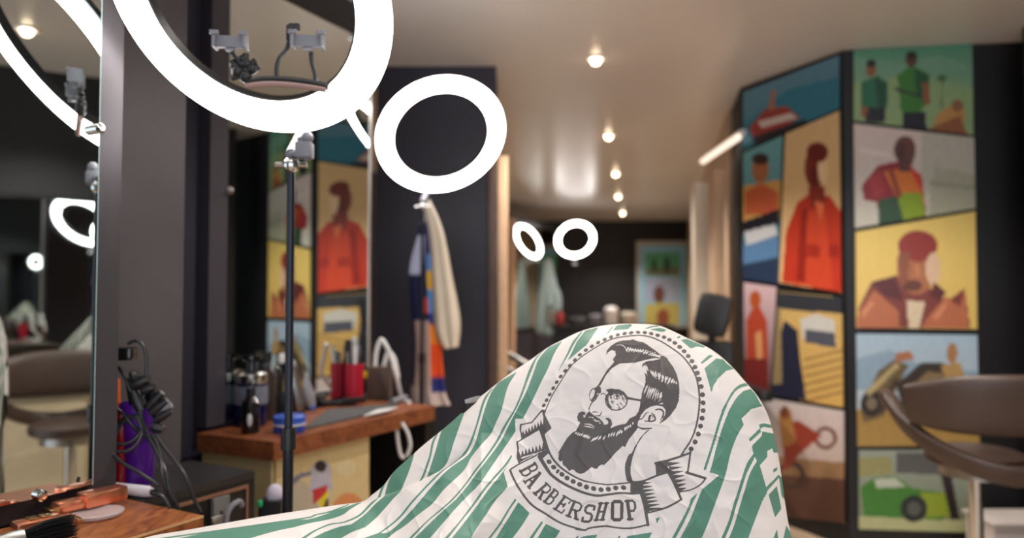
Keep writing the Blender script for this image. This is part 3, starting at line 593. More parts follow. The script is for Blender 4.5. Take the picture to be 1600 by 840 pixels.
MB().lathe([(.001, 13 * k), (24.5 * k, 13 * k), (24.5 * k, 24 * k), (22 * k, 26 * k), (.001, 26 * k)], p).obj('lid', mat('tin_lid', (52, 90, 190), .3), t)
MB().lathe([(24.3 * k, 11.5 * k), (25 * k, 11.5 * k), (25 * k, 14 * k), (24.3 * k, 14 * k), (24.3 * k, 11.5 * k)], p, cap=False).obj('rim', M_white, t)
t, p, k = item('hair_brush', 'flat black brush lying behind the rubber mat', 'brush', 520, 634)
MB().tube([p + Vector((-26 * k, -.01, 5 * k)), p + Vector((0, 0, 5 * k)), p + Vector((34 * k, .02, 5 * k))], [3.5 * k, 4.5 * k, 5 * k], 8).obj('handle', M_blk, t)
MB().box(p + Vector((30 * k, .02, 8 * k)), (34 * k, 16 * k, 8 * k), rz=.4, bev=.003).obj('brush_head', M_blk, t)

# black bin with tissue below the lamp pole
t, p, k = item('waste_bin', 'slim black bin with pale tissue in front of the cream cabinet', 'bin', 427, 800, 0)
yb_ = 1.72; p = at(428, 778, yb_); t.location = (p.x, p.y, 0)
MB().prism([(p.x - .026, yb_ - .03), (p.x + .026, yb_ - .03), (p.x + .026, yb_ + .03), (p.x - .026, yb_ + .03)], 0, p.z).obj('bin_body', M_blk, t, smooth=0)
MB().sphere((p.x + .002, yb_, p.z + .008), (.02, .018, .025)).obj('tissue', mat('lavender_tissue', (196, 188, 204), .8), t)
MB().sphere((p.x - .022, yb_ - .031, p.z - .004), (.007, .004, .009)).obj('green_tab', mat('green_tab', (40, 170, 110), .4), t)

# ------------------------------------------------------------------ capes hanging at the second ring light
def hanging(name, label, outline_l, outline_r, Y, m, folds=3, amp=.02, attr=None, group=None):
    n = len(outline_l); rows = []; K = 28
    L = smoothpath([at(u, v, Y) for u, v in outline_l], 6); R = smoothpath([at(u, v, Y) for u, v in outline_r], 6)
    for i in range(len(L)):
        tt = i / (len(L) - 1)
        rows.append([L[i].lerp(R[i], j / K) + Vector((0, -math.sin(j / K * math.pi) * .03 * tt + amp * tt * math.sin(j / K * math.pi * 2 * folds + 1.3 + tt), 0)) for j in range(K + 1)])
    mb = MB().grid(rows); o = mb.obj(name, m, None, rows[0][K // 2], smooth=60, solid=.004)
    return tag(o, label, 'cape', group)
GC = 'capes hung at the second ring light'
m = bpy.data.materials.new('navy_panel_cloth'); m.use_nodes = True
M_beigecloth = mat('beige_cloth', (216, 202, 182), .8, var=.06, scale=6, bump=.1, bscale=80)
hanging('hair_cape', 'beige cape hanging on the right under the mid-sized ring light', [(664, 318), (672, 380), (676, 450), (680, 520), (694, 545)], [(672, 312), (692, 360), (706, 430), (719, 500), (716, 542)], 3.2, M_beigecloth, 2, .014, group=GC)
# colour-blocked cape built as one cloth with a colour attribute
def blocked_cape(label, outline_l, outline_r, Y, painter):
    K = 40; L = smoothpath([at(u, v, Y) for u, v in outline_l], 10); R = smoothpath([at(u, v, Y) for u, v in outline_r], 10)
    rows = []; cols = []
    for i in range(len(L)):
        tt = i / (len(L) - 1)
        rows.append([L[i].lerp(R[i], j / K) + Vector((0, -math.sin(j / K * math.pi) * .03 * tt + .012 * tt * math.sin(j / K * math.pi * 5 + 1.3 + tt), 0)) for j in range(K + 1)])
        cols += [(*lin(painter(j / K, tt)), 1) for j in range(K + 1)]
    o = MB().grid(rows).obj('hair_cape', painted_mat('printed_cloth', rough=.75, spec=.3), None, rows[0][K // 2], smooth=60, solid=.004)
    a = o.data.color_attributes.new('print', 'FLOAT_COLOR', 'POINT'); a.data.foreach_set('color', np.array(cols, np.float32).ravel())
    return o
def painter(s, t):
    if t < .10: return (150, 146, 150)
    if s < .55 and t < .36 and t > .16 and s < .7 - (t - .16) * 1.2: return (196, 200, 226)
    if s < .62:
        if t > .80: return (206, 186, 180)
        if t > .56: return (198, 168, 158) if s > .12 else (60, 50, 70)
        if .46 < t < .52 and s > .42: return (196, 70, 60)
        return (34, 36, 74)
    if t < .26: return (58, 56, 110)
    if t < .34: return (90, 140, 206)
    if t < .43: return (224, 176, 60)
    if t < .52: return (90, 150, 214)
    if t < .58: return (34, 56, 140)
    if t < .66: return (238, 142, 44)
    if t < .78: return (230, 84, 36)
    if t < .84: return (44, 52, 120)
    return (206, 186, 180)
tag(blocked_cape('', [(660, 330), (652, 370), (640, 420), (642, 480), (646, 540), (642, 610), (645, 634)], [(668, 322), (676, 370), (684, 420), (688, 480), (690, 540), (696, 610), (704, 632)], 3.23, painter),
    'navy cape with blue, yellow and orange bands hanging beside the beige one', 'cape', GC)
# pale cloth at the far ring light
hanging('hair_cape', 'pale teal cape hanging under the small far ring light', [(850, 405), (846, 440), (838, 480), (836, 520)], [(862, 405), (868, 440), (878, 470), (872, 530)], 9.56, mat('pale_teal_cloth', (156, 176, 176), .8), 3, .012)

# ------------------------------------------------------------------ near-counter things
t, p, k = item('hair_clipper', 'copper clipper nearest the mirror frame, box shaped with a slanted head', 'clipper', 140, 797, group='copper clippers')
zz = CZ
def obox(mb, c, ex, ey, sx, sy, z0, z1, bev=.003):
    ex = ex.normalized(); ey = Vector((-ex.y, ex.x, 0)); M = Matrix((ex, ey, Vector((0, 0, 1)))).transposed()
    return mb.box((c.x, c.y, (z0 + z1) / 2), (sx, sy, z1 - z0), M=M, bev=bev)
yc = onz(140, 797, zz).y
def fac(ptsf, y0, y1):               # thick polygon: outline on a plane facing the camera, extruded in depth
    A_ = [at(u, v, y0) for u, v in ptsf]; B_ = [a + Vector((0, y1 - y0, 0)) for a in A_]; n = len(A_)
    return MB().add(A_ + B_, [tuple(range(n))[::-1], tuple(range(n, 2 * n))] + [(i, (i + 1) % n, n + (i + 1) % n, n + i) for i in range(n)])
yk = 1.22
def bevobj(mb, name, m, parent, wd=.0025):
    o = mb.obj(name, m, parent, smooth=35); bm = bmesh.new(); bm.from_mesh(o.data); bmesh.ops.recalc_face_normals(bm, faces=bm.faces)
    bm.to_mesh(o.data); bm.free()
    md = o.modifiers.new('soft_edges', 'BEVEL'); md.width = wd; md.segments = 2; md.limit_method = 'ANGLE'; return o
t.location = onz(140, 800, CZ)
ba = onz(187, 786, CZ + .012); bb_ = onz(98, 806, CZ + .012)
cdir = (ba - bb_).normalized()
def cbox(mb, base, along, length, wdt, z0, z1, bev=.004, bev_end=None): return obox(mb, base + along * length / 2, along, None, length, wdt, z0, z1, bev)
base0 = onz(120, 800, CZ + .006); L0 = (onz(186, 784, CZ + .006) - base0); L0.z = 0
cbox(MB(), base0 + Vector((0, .012, 0)), L0.normalized(), L0.length, .036, CZ + .010, CZ + .036).obj('clipper_body', M_copper, t)
hd = MB(); cbox(hd, base0 - L0.normalized() * .045 + Vector((0, .012, 0)), L0.normalized(), .046, .032, CZ + .012, CZ + .03, .006); hd.obj('clipper_head', M_copper, t)
hd = MB(); cbox(hd, base0 - L0.normalized() * .058 + Vector((0, .012, 0)), L0.normalized(), .014, .034, CZ + .016, CZ + .022, .001); hd.obj('clipper_blade', mat('gold_blade', (214, 176, 120), .2, metal=1), t)
cbox(MB(), base0 + L0 * .35 + Vector((0, -.0064, 0)), L0.normalized(), .03, .002, CZ + .018, CZ + .03, .0005).obj('side_plate', mat('rose_plate', (206, 150, 130), .3, metal=.7), t)
t = thing('glass_dish', 'clear cut-glass dish under the near copper clipper', 'dish', onz(150, 808, CZ))
pd = onz(152, 806, CZ)
MB().lathe([(.001, 0), (.036, 0), (.042, .004), (.043, .008), (.038, .009), (.001, .004)], pd, 28).obj('dish_body', mat('clear_glass', (245, 232, 232), .08, trans=.6), t)
t = thing('hair_clipper', 'copper clipper lying flat in front, partly behind the black brush', 'clipper', onz(70, 826, CZ), 'copper clippers')
b0 = onz(20, 832, CZ + .01); b1_ = onz(116, 812, CZ + .01); al = (b1_ - b0); al.z = 0; ll = al.length; al.normalize()
cbox(MB(), b0, al, ll * .78, .04, CZ + .001, CZ + .026, .006).obj('clipper_body', M_copper, t)
cbox(MB(), b0 + al * ll * .78, al, ll * .2, .036, CZ + .004, CZ + .02, .004).obj('clipper_head', mat('rose_copper', (226, 150, 124), .22, metal=1), t)
for q in (.22, .42): cbox(MB(), b0 + al * ll * q, al, .014, .02, CZ + .0255, CZ + .029, .001).obj('switch', mat('gold_blade', (214, 176, 120), .2, metal=1), t)
cbox(MB(), b0 + al * ll * .99, al, .008, .034, CZ + .008, CZ + .015, .001).obj('clipper_blade', MATS['gold_blade'], t)
# black neck brush in the corner
t = thing('neck_brush', 'black bristled neck brush lying at the bottom left corner', 'brush', onz(50, 850, CZ + .01))
cb = onz(20, 846, CZ + .026); ce_ = onz(116, 822, CZ + .03)
ax_ = (ce_ - cb).normalized()
br = MB(); sidev = ax_.cross(Vector((0, 0, 1))).normalized(); upv = sidev.cross(ax_)
for i in range(420):
    r_ = math.sqrt(random.random()); q = random.random() * 6.283
    o_ = sidev * math.cos(q) * r_ + upv * math.sin(q) * r_
    s_ = cb + ax_ * (.012) + o_ * .011; e_ = cb + ax_ * ((ce_ - cb).length * random.uniform(.86, 1.03)) + o_ * .020
    br.tube([s_, (s_ + e_) / 2 + o_ * .004, e_], [.0008, .0008, .0004], 3, cap=False)
o = br.obj('bristles', M_blk, t, smooth=0); o['kind'] = 'stuff'
MB().tube([cb - ax_ * .03, cb, cb + ax_ * .014], [.012, .016, .015], 16).obj('ferrule', M_steel, t)
MB().tube([cb - ax_ * .12, cb - ax_ * .07, cb - ax_ * .03], [.01, .014, .012], 16).obj('handle', M_blk, t)
# cups, bottle and cables between counter and wall, standing on the chest's left part
def lat(name, label, cat, u, vb, vt, rpx, Y, m, prof=None, group=None):
    p = at(u, vb, Y); k = Y / F; h = (vb - vt) * k; r = rpx * k
    t = thing(name, label, cat, p, group)
    pr_ = prof or [(.001, 0), (.9, 0), (1, .05), (1, 1), (.93, 1), (.85, .06), (.001, .06)]
    MB().lathe([(max(a * r, .0005), b * h) for a, b in pr_], p).obj('body', m, t); return t, p, k
YS = 1.51
sh = at(214, 756, YS); shz = zc
M_purple = mat('purple_plastic', (92, 30, 150), .2, trans=.35)
t, p, k = lat('tumbler', 'translucent purple cup holding clippers, behind the cables', 'cup', 216, 756, 630, 29, YS, M_purple, [(.001, 0), (.72, 0), (.76, .04), (1, 1), (.95, 1), (.72, .05), (.001, .05)])
for (u0, v0, u1, v1, r_) in ((212, 640, 204, 590, 8), (222, 640, 226, 588, 9), (228, 650, 240, 610, 7)):
    MB().tube([at(u0, v0 + 60, YS), at(u0, v0, YS), at(u1, v1, YS)], [r_ * .7 * k, r_ * k, r_ * 1.1 * k], 10).obj('clipper_handle', M_blk, t)
t, p, k = lat('red_jar', 'red plastic jar left of the purple cup', 'jar', 188, 756, 640, 12, 1.49, mat('red_jar', (150, 18, 30), .2))
t, p, k = lat('spray_bottle', 'orange bottle peeking out from behind the mirror frame', 'bottle', 181, 752, 594, 7, 1.53, mat('orange_plastic', (232, 100, 30), .35), [(.001, 0), (1, 0), (1, .7), (.6, .8), (.5, 1), (.001, 1)])
# bundle of black gadgets and cables
t = thing('cable_bundle', 'tangled bundle of black clipper cables and plugs beside the mirror', 'cables', (sh.x, sh.y, shz))
yq = 1.47
def cab_(pth, r=.0034, m=M_blk, y=yq): 
    return MB().tube(smoothpath([at(u, v, y + dy - .075 * min(1, max(0, (v - 670) / 70))) for q in [p_ for p_ in pth] for (u, v, dy) in [(q[0], q[1], q[2] if len(q) > 2 else 0)]], 6), r, 8).obj('cable', m, t)
M_cab = mat('cable_grey', (36, 35, 38), .4)
cab_([(200, 537), (212, 532), (224, 540), (229, 560), (228, 590), (224, 620), (220, 650)], m=M_cab)
cab_([(178, 568), (190, 580), (202, 605), (212, 630), (222, 655), (236, 690), (256, 730), (268, 770), (280, 795)], m=M_cab)
cab_([(176, 632), (196, 650), (214, 672), (236, 690), (250, 720), (262, 760), (272, 795)], m=M_cab)
cab_([(176, 690), (190, 694), (208, 688), (220, 672), (216, 656), (200, 650), (184, 664), (176, 684)], m=M_cab)
cab_([(182, 705), (200, 704), (216, 690), (222, 668), (214, 650), (196, 656), (182, 676), (178, 700)], m=M_cab)
cab_([(174, 706), (190, 722), (214, 736), (236, 750), (250, 758)], m=M_cab)
cab_([(238, 680), (248, 700), (254, 740), (262, 780), (270, 795)], m=M_cab)
cab_([(240, 676), (262, 706), (288, 740), (304, 780), (314, 800)], m=M_cab, y=1.47)
cab_([(236, 770), (252, 774), (262, 786), (266, 795)], m=M_blk, y=1.44)
MB().box(at(194, 552, yq), (.04, .03, .026), bev=.005).obj('power_adapter', M_blkgloss, t)
for (u, v, du, dv, r_) in ((236, 645, 26, -20, .010), (244, 655, 24, -14, .009), (232, 635, 22, -22, .009), (238, 665, 18, 6, .010), (222, 640, -14, -30, .012), (210, 600, 22, -8, .012), (222, 610, 20, -6, .010), (208, 590, 10, -4, .014)):
    MB().tube([at(u, v, yq), at(u + du * .5, v + dv * .5, yq), at(u + du, v + dv, yq)], [r_, r_ * 1.1, r_ * .7], 10).obj('plug', M_blk, t)
MB().tube([at(243, 645, yq), at(268, 632, yq)], .006, 8).obj('plug', M_grey, t)
wp_base = onz(205, 775, zc)
t = thing('power_plug', 'white cylindrical plug on a black cord lying on the black chest beside the mirror', 'plug', wp_base)
yw = onz(205, 776, CZ + .006).y
wp0 = onz(180, 772, zc) + Vector((0, 0, .012)); wp1 = onz(236, 778, zc) + Vector((0, 0, .012))
MB().tube([wp0, wp0.lerp(wp1, .9), wp1], [.011, .011, .008], 16).obj('plug_body', mat('lavender_white', (226, 222, 232), .35), t)
MB().tube([wp1, wp1 + Vector((.012, -.002, 0))], .005, 10).obj('strain_relief', M_blk, t)

# ------------------------------------------------------------------ salon chairs
def salon_chair(label, loc, face, s=1.0, group='brown salon chairs'):
    t = thing('salon_chair', label, 'chair', loc, group)
    L = Vector(loc); R = Matrix.Rotation(face, 3, 'Z')
    def P(x, y, z): return L + R @ Vector((x * s, y * s, z * s))
    # local: backrest at -y side (towards viewer when face=0)
    def shell(r_of, zlo, zhi, thick, rng_, n=48, shift=0.0):
        ring = []
        k = 20
        for j in range(n + 1):
            ph = -rng_ + 2 * rng_ * j / n
            lo, hi = zlo(ph), zhi(ph); row = []
            for q in range(k):
                an = 2 * math.pi * q / k
                ca, sa = math.cos(an), math.sin(an)
                ca = math.copysign(abs(ca) ** .55, ca); sa = math.copysign(abs(sa) ** .55, sa)
                zc_ = (lo + hi) / 2 + (hi - lo) / 2 * sa; rr = r_of(ph, (zc_ - lo) / max(hi - lo, 1e-4)) + thick / 2 * ca
                row.append(P(rr * math.sin(ph), -rr * math.cos(ph) + shift, zc_))
            ring.append(row)
        mb = MB().grid(ring, True)
        mb.f.append(tuple(range(k))[::-1]); mb.f.append(tuple(range(len(ring) * k - k, len(ring) * k)))
        return mb
    up = math.radians(45)
    shell(lambda ph, q: .395 + .03 * q, lambda ph: .745 + .03 * (abs(ph) / up) ** 4, lambda ph: .955 - .05 * (abs(ph) / up) ** 2.4, .06, up, shift=.14).obj('backrest', M_leather, t, smooth=50)
    lo_ = math.radians(108)
    shell(lambda ph, q: .275 + .02 * q, lambda ph: (.585 + .20 * min(1, (abs(ph) / 1.6)) ** 1.7), lambda ph: .657 + .20 * min(1, (abs(ph) / 1.6)) ** 1.7, .055, lo_).obj('armrest_band', M_leather, t, smooth=50)
    MB().lathe([(.001, .595), (.14, .595), (.165, .61), (.165, .64), (.14, .652), (.001, .655)], L).obj('seat_cushion', M_leather, t)
    MB().lathe([(.001, .56), (.12, .56), (.12, .594), (.001, .594)], L).obj('seat_plate', M_steel, t)
    MB().tube([P(0, 0, .05), P(0, 0, .30), P(0, 0, .30), P(0, 0, .561)], [.034, .034, .024, .024], 20).obj('gas_lift', M_chrome, t)
    MB().lathe([(.001, 0), (.25, 0), (.25, .012), (.05, .05), (.001, .052)], L, 40).obj('base_disc', M_steel, t)
    return t
cc = at(1522, 660, 2.74)
salon_chair('brown leather tub chair on a steel post before the green car picture', (cc.x, cc.y, 0), math.radians(-6))
salon_chair('brown leather tub chair seen only in the left mirror, by the opposite wall', (1.52, 1.40, 0), math.radians(84))

t = thing('cabinet', 'cream cabinet under the opposite shelf, seen only in the left mirror', 'cabinet', (2.16, 1.5, 0))
MB().box((2.17, 1.5, .35), (.22, 1.36, .70), bev=.004).obj('carcass', mat('cream_front', (206, 190, 160), .5, var=.05), t)
for y in (1.16, 1.84): MB().box((2.052, y, .35), (.014, .64, .66), bev=.003).obj('door', MATS['cream_front'], t)
# opposite shelf, patterned cloth (seen in the mirror)
t = thing('wall_shelf', 'dark shelf on the opposite wall, seen only in the left mirror', 'shelf', (2.14, 1.5, .72))
MB().box((2.15, 1.5, .82), (.28, 1.4, .04), bev=.004).obj('board', M_brownwood, t)
for y in (.9, 2.1): MB().box((2.2, y, .755), (.16, .03, .088)).obj('bracket', M_blk, t)
m = bpy.data.materials.new('zebra_cloth'); m.use_nodes = True; nt = m.node_tree
wv = nt.nodes.new('ShaderNodeTexWave'); wv.inputs['Scale'].default_value = 22; wv.inputs['Distortion'].default_value = 6
rp = nt.nodes.new('ShaderNodeValToRGB'); rp.color_ramp.interpolation = 'CONSTANT'; rp.color_ramp.elements[1].position = .5
rp.color_ramp.elements[0].color = (.05, .05, .05, 1); rp.color_ramp.elements[1].color = (.6, .58, .5, 1)
tc = nt.nodes.new('ShaderNodeTexCoord'); nt.links.new(tc.outputs['Object'], wv.inputs[0]); nt.links.new(wv.outputs[0], rp.inputs[0]); nt.links.new(rp.outputs[0], nt.nodes['Principled BSDF'].inputs['Base Color'])
mb = MB(); rows = []
for i in range(20):
    th_ = i / 19
    rows.append([Vector((2.13 + (.12 + .02 * math.sin(5 * q)) * math.cos(q) * (1 - th_ ** 2 * .95), 1.62 + (.19 + .03 * math.sin(3 * q + 1)) * math.sin(q) * (1 - th_ ** 2 * .95), .841 + .26 * th_ * (1 + .12 * math.sin(4 * q)))) for q in [2 * math.pi * j / 40 for j in range(40)]])
mb.grid(rows, True); mb.f.append(tuple(range(40))[::-1]); mb.f.append(tuple(range(19 * 40, 20 * 40)))
tag(mb.obj('folded_cape', m, None, (2.13, 1.62, .84)), 'heap of black and white patterned cape, seen only in the left mirror', 'cape')

# ------------------------------------------------------------------ background barber chair (black headrest)
hp_ = at(1114, 492, 3.7)
t = thing('barber_chair', 'black barber chair with a tilted headrest, behind the striped cape', 'chair', (hp_.x, hp_.y + .1, 0))
Mh = Matrix.Rotation(math.radians(14), 3, 'Y') @ Matrix.Rotation(math.radians(-25), 3, 'Z')
MB().box(hp_, (.17, .10, .215), M=Mh, bev=.046).obj('headrest', M_blackleather, t)
MB().tube([hp_ + Vector((0, .02, -.08)), hp_ + Vector((.0, .03, -.22))], .02, 10).obj('headrest_post', M_blk, t)
MB().box((hp_.x - .02, hp_.y + .07, .76), (.30, .12, .46), rz=-.5, bev=.05).obj('backrest', M_blackleather, t)
MB().box((hp_.x + .02, hp_.y + .32, .52), (.48, .46, .14), bev=.04).obj('seat', M_blackleather, t)
for s in (-1, 1): MB().box((hp_.x + .02 + s * .28, hp_.y + .30, .70), (.07, .42, .06), bev=.02).obj('armrest', M_blackleather, t)
MB().tube([(hp_.x + .02, hp_.y + .3, .03), (hp_.x + .02, hp_.y + .3, .46)], .06, 20).obj('column', M_chrome, t)
MB().lathe([(.001, 0), (.3, 0), (.3, .02), (.08, .05), (.001, .05)], (hp_.x + .02, hp_.y + .3, 0), 36).obj('base_disc', M_chrome, t)

# far counter with items, silver arms
t = thing('barber_counter', 'far counter with pale jars before the back wall', 'counter', at(930, 505, 9.2))
fz = at(930, 507, 9.2).z
MB().box((1.22, 9.2, fz - .02), (1.5, .4, .04), bev=.004).obj('worktop', M_blk, t)
MB().box((1.22, 9.25, (fz - .04) / 2), (1.4, .3, fz - .04), bev=.004).obj('carcass', M_blk, t)
for i, (u, h, r, m_, lab) in enumerate(((874, 24, 7, mat('far_red', (160, 50, 50), .4), 'far red bottle on the back counter'), (902, 14, 14, mat('far_dark', (60, 60, 62), .4), 'far dark bowl on the back counter'), (930, 20, 10, M_grey, 'far grey jar on the back counter'), (955, 34, 11, M_white, 'far white jar, tallest on the back counter'), (982, 24, 12, mat('far_cream', (200, 190, 175), .5), 'far cream jar at the right end of the back counter'), (860, 30, 5, M_steel, 'far thin steel bottle left on the back counter'))):
    p = onz(u, 505, fz); p = Vector((at(u, 505, 9.15).x, 9.15, fz)); k = 9.15 / F
    tt = thing('jar', lab, 'jar', p, 'jars on the far counter')
    MB().lathe([(.001, 0), (r * .9 * k, 0), (r * k, .1 * h * k), (r * k, .7 * h * k), (r * .6 * k, .85 * h * k), (.001, .86 * h * k)], p).obj('jar_body', m_, tt)
    MB().lathe([(.001, .86 * h * k), (r * .6 * k, .86 * h * k), (r * .6 * k, h * k), (.001, h * k)], p).obj('lid', M_blk, tt)
# silver chair arms behind the hump's left shoulder
t = thing('chair_armrest_rail', 'pair of steel rails just behind the left shoulder of the striped cape', 'rail', at(800, 575, 4.6))
for (u0, v0, u1, v1) in ((780, 545, 826, 572), (778, 566, 812, 590)):
    MB().tube([at(u0, v0, 4.6), at(u1, v1, 4.5)], .02, 12).obj('rail', M_steel, t)
a_ = at(800, 580, 4.55); MB().tube([(a_.x, a_.y, 0), (a_.x, a_.y, a_.z)], .02, 12).obj('post', M_steel, t)
# white pedestal at the bottom right
pp_ = at(1580, 818, 3.15)
t = thing('pedestal', 'low white box at the bottom right under the brown chair', 'box', (pp_.x, 3.2, 0))
MB().box((pp_.x + .08, 3.22, pp_.z / 2), (.34, .2, pp_.z), bev=.006).obj('body', mat('dull_white', (196, 186, 180), .5), t)
MB().box((pp_.x + .08, 3.22, pp_.z + .006), (.36, .22, .012), bev=.003).obj('lid', MATS['dull_white'], t)

# ------------------------------------------------------------------ striped cape on the barber chair
CR = {'C1': (840, 510, 6.4625), 'C2': (960, 510, 6.4625), 'C3': (840, 620, 6.4625), 'C4': (960, 620, 6.4625), 'C5': (780, 640, 6.4625),
      'C6': (790, 710, 6.4625), 'C7': (900, 710, 6.4625), 'C8': (980, 690, 6.4625), 'P': (0, 0, 1)}
def T(c, s):
    ox, oy, k = CR[c]; return [(ox + float(a) / k, oy + float(b) / k) for a, b in (q.split(',') for q in s.split())]
U0, V0, U1, V1, RS = 185, 495, 1262, 1150, 2.6
RW, RH = int((U1 - U0) * RS), int((V1 - V0) * RS)
green = np.zeros((RH, RW), np.float32); ink = np.zeros((RH, RW), np.float32)
def fill(img, poly, val=1.0):
    xs = [p[0] for p in poly]; ys = [p[1] for p in poly]
    x0 = max(0, int((min(xs) - U0) * RS) - 1); x1 = min(RW, int((max(xs) - U0) * RS) + 2)
    y0 = max(0, int((min(ys) - V0) * RS) - 1); y1 = min(RH, int((max(ys) - V0) * RS) + 2)
    if x1 <= x0 or y1 <= y0: return
    X, Y = np.meshgrid(U0 + (np.arange(x0, x1) + .5) / RS, V0 + (np.arange(y0, y1) + .5) / RS)
    img[y0:y1, x0:x1][inpoly(X, Y, poly)] = val
def disc(img, c, r, val=1.0, ry=None, an=0):
    ry = ry or r; q = [(math.cos(a), math.sin(a)) for a in np.linspace(0, 2 * math.pi, 20, endpoint=False)]
    ca, sa = math.cos(an), math.sin(an)
    fill(img, [(c[0] + r * x * ca - ry * y * sa, c[1] + r * x * sa + ry * y * ca) for x, y in q], val)
def sm2(pts, n=6):
    return [(p.x, p.y) for p in smoothpath([(a, b, 0) for a, b in pts], n)]
def stroke(img, pts, w, val=1.0, smooth=True):
    if smooth and len(pts) > 2: pts = sm2(pts)
    k = len(pts); ws = w if isinstance(w, (list, tuple)) else [w, w]
    L = []; R = []
    for i in range(k):
        a = pts[max(i - 1, 0)]; b = pts[min(i + 1, k - 1)]; dx, dy = b[0] - a[0], b[1] - a[1]; l = math.hypot(dx, dy) or 1
        ww = ws[0] + (ws[-1] - ws[0]) * i / (k - 1) if len(ws) == 2 else np.interp(i / (k - 1), np.linspace(0, 1, len(ws)), ws)
        L.append((pts[i][0] - dy / l * ww / 2, pts[i][1] + dx / l * ww / 2)); R.append((pts[i][0] + dy / l * ww / 2, pts[i][1] - dx / l * ww / 2))
    for i in range(k - 1): fill(img, [L[i], L[i + 1], R[i + 1], R[i]], val)
    for i in range(k):
        ww = math.hypot(L[i][0] - R[i][0], L[i][1] - R[i][1])
        if ww > 1: disc(img, pts[i], ww / 2, val)
def ext(pts):                        # carry a stripe edge on below y=836
    if pts[-1][1] < 834: return pts
    a, b = pts[-3 if len(pts) > 2 else 0], pts[-1]; dx, dy = b[0] - a[0], b[1] - a[1]; l = max(dy, 6)
    dx = max(-2.2 * l, dx)
    return pts + [(b[0] + dx / l * 330, b[1] + 330)]
def band(Ls, Rs):
    L = ext(sm2(T('P', Ls), 4)); R = ext(sm2(T('P', Rs), 4)); fill(green, L + R[::-1])
def gp(s): fill(green, T('P', s))
# stripes, left to right (thin line then thick band)
band('601,744.5 590,777.5', '607,740.5 594,776.5')
band('616,733 607,752 601,773', '648,706 640,733 627,765')
band('683,676 675,690 671,710 667,722 660,742 654.5,752', '686,673.5 678,692 674,710 670.7,722 663.6,742 659,750')
band('700.5,657 689.6,673 682,699 677,715 667,746', '729,635 716,671 708,694 704.6,706 697.5,724 686,736')
band('767,608 754.6,625 744,662 736,685 730,699 723.7,708 718.6,714 702,727 686,738 661,763 640,786 624,806 608,820 590,833 582,838', '771,605.5 758.5,625 748.4,657 739,687 733.7,699 727,710 722,714 706,726 690,737.5 665,763 644,786 629,805 611,821 594,833 586,839')
band('779,597 768.5,611 760,631 751.5,660 744,687 737,702 727,714 699,734 672,763 651,788 631,809.6 613.6,826 601,834', '808,580 793,605 784,639 774.7,660.5 767,677.5 754,692 737,713 726,733 711,748 692,766 676,786 653,804 631,822 617,831 606,840')
band('851,545 835.7,560 826,579 818.7,600.6 812,619 802.6,640 787,665 775,688 758,713 740,736 726,756 706,779 688,795 667,813 640,839', '854,543 838.8,560 830,580.5 822,600.6 815.7,618 805.7,640 791.5,664 779,688 761,714 743.6,736 729,756 709.6,779 692,795 670,813 645,839')
band('857,542 842,560 834,580.5 825,605 819.6,617 809,637 795,664 783,688 765,713 747,736 731,758 713,779 695,795 675.7,813 649,839', '879,532 866.6,551 856,576 845,597.5 832.6,624 817,654 805,674 794.5,690 781,709.6 765,733 749,756 731,774 711,795 692,817 672,840')
band('908,518 894.5,534 885,554 870,583.5', '911,517.5 899,534 888,554 873,579')
band('914.6,516 902,532.5 893,551 887,563', '935,511 925,526 917,538')
band('799,710 788,726 772,743.6 754,765 736,790 717,815 695,840', '800,713 792,726 776,743.6 758,765 740,790 720,815 700.7,840')
band('804,712 785.5,737 763,765 745,790 726,815 706,840', '812,730 793,760 776,779 761,801 747,822 736,840')
band('805,778 793.6,795 779,818.6 763,840', '807,781 797,795 783,818.6 767,840')
band('809.6,784 800.7,799 786,822 775,840', '828,800 817,818.6 801,840')
gp('956,510.5 947.5,521 949.4,521 959,510'); gp('964,508 986,506 988,508 981,514 957,516')
band('845.7,814 828.7,838', '849,815 834,838'); band('852.7,818 840,840', '876,828 868,840')
band('901,837.5 896,845', '905,836 900,845'); gp('903,842 912,837 933,834.5 924,860 770,1150 740,1150')
band('966.5,837 958,852', '970,836.6 962,852'); gp('980.5,837 1019,831 1010,850 860,1150 830,1150 972,850')
gp('1024.6,809 1031.5,807.5 1026,818')
band('1088,771 1080,778 1075.7,791 1064,814 1050,840', '1090,770 1083,784 1078.6,794 1068.6,816 1055.7,840')
band('1140,638.6 1130,664 1120,695.7 1109,737 1097,764 1087,788.6 1078.6,810 1063,840', '1162,663 1151.4,681.4 1141.4,708.6 1134,740 1125.7,764 1115.7,791 1105.7,818.6 1096.4,840')
gp('1140,638.6 1151.4,620 1161,610.7 1173,607 1180,614.5 1188,630 1192,634 1174,638.6 1158.6,653.6 1162,663 1140,664')
band('1166,598 1155,601 1144,611.5 1134.7,628.5 1130,635.7 1121.4,661 1114,687 1099,733.6', '1169,602.5 1158,605 1148.6,611.5 1140,625 1133.6,638.6 1125,663 1117,690 1103,734')
gp('1057,528 1060,524.5 1065,525.5 1061,528'); gp('1063.5,531 1073,529 1102,541 1099,543 1090,541 1079,544')
gp('1094,566.6 1108,554 1114.6,555 1097.5,568'); gp('1100.6,575 1119,559.6 1130,561 1135,567 1147,576 1134.7,579 1122,591 1115,602 1111.5,613 1107,596')
gp('1005,513.5 1016,509.5 1025,508 1034,509.5 1022,510.5 1012,513'); gp('1014,514 1031,512 1042,515 1037,518 1032,518')
band('1178.6,707 1169,720 1163,734 1154,763 1145.7,788.6 1138.6,813 1127,840', '1180,711 1176.4,720 1167,738.6 1158.6,764 1150,791 1143,815.7 1133,840')
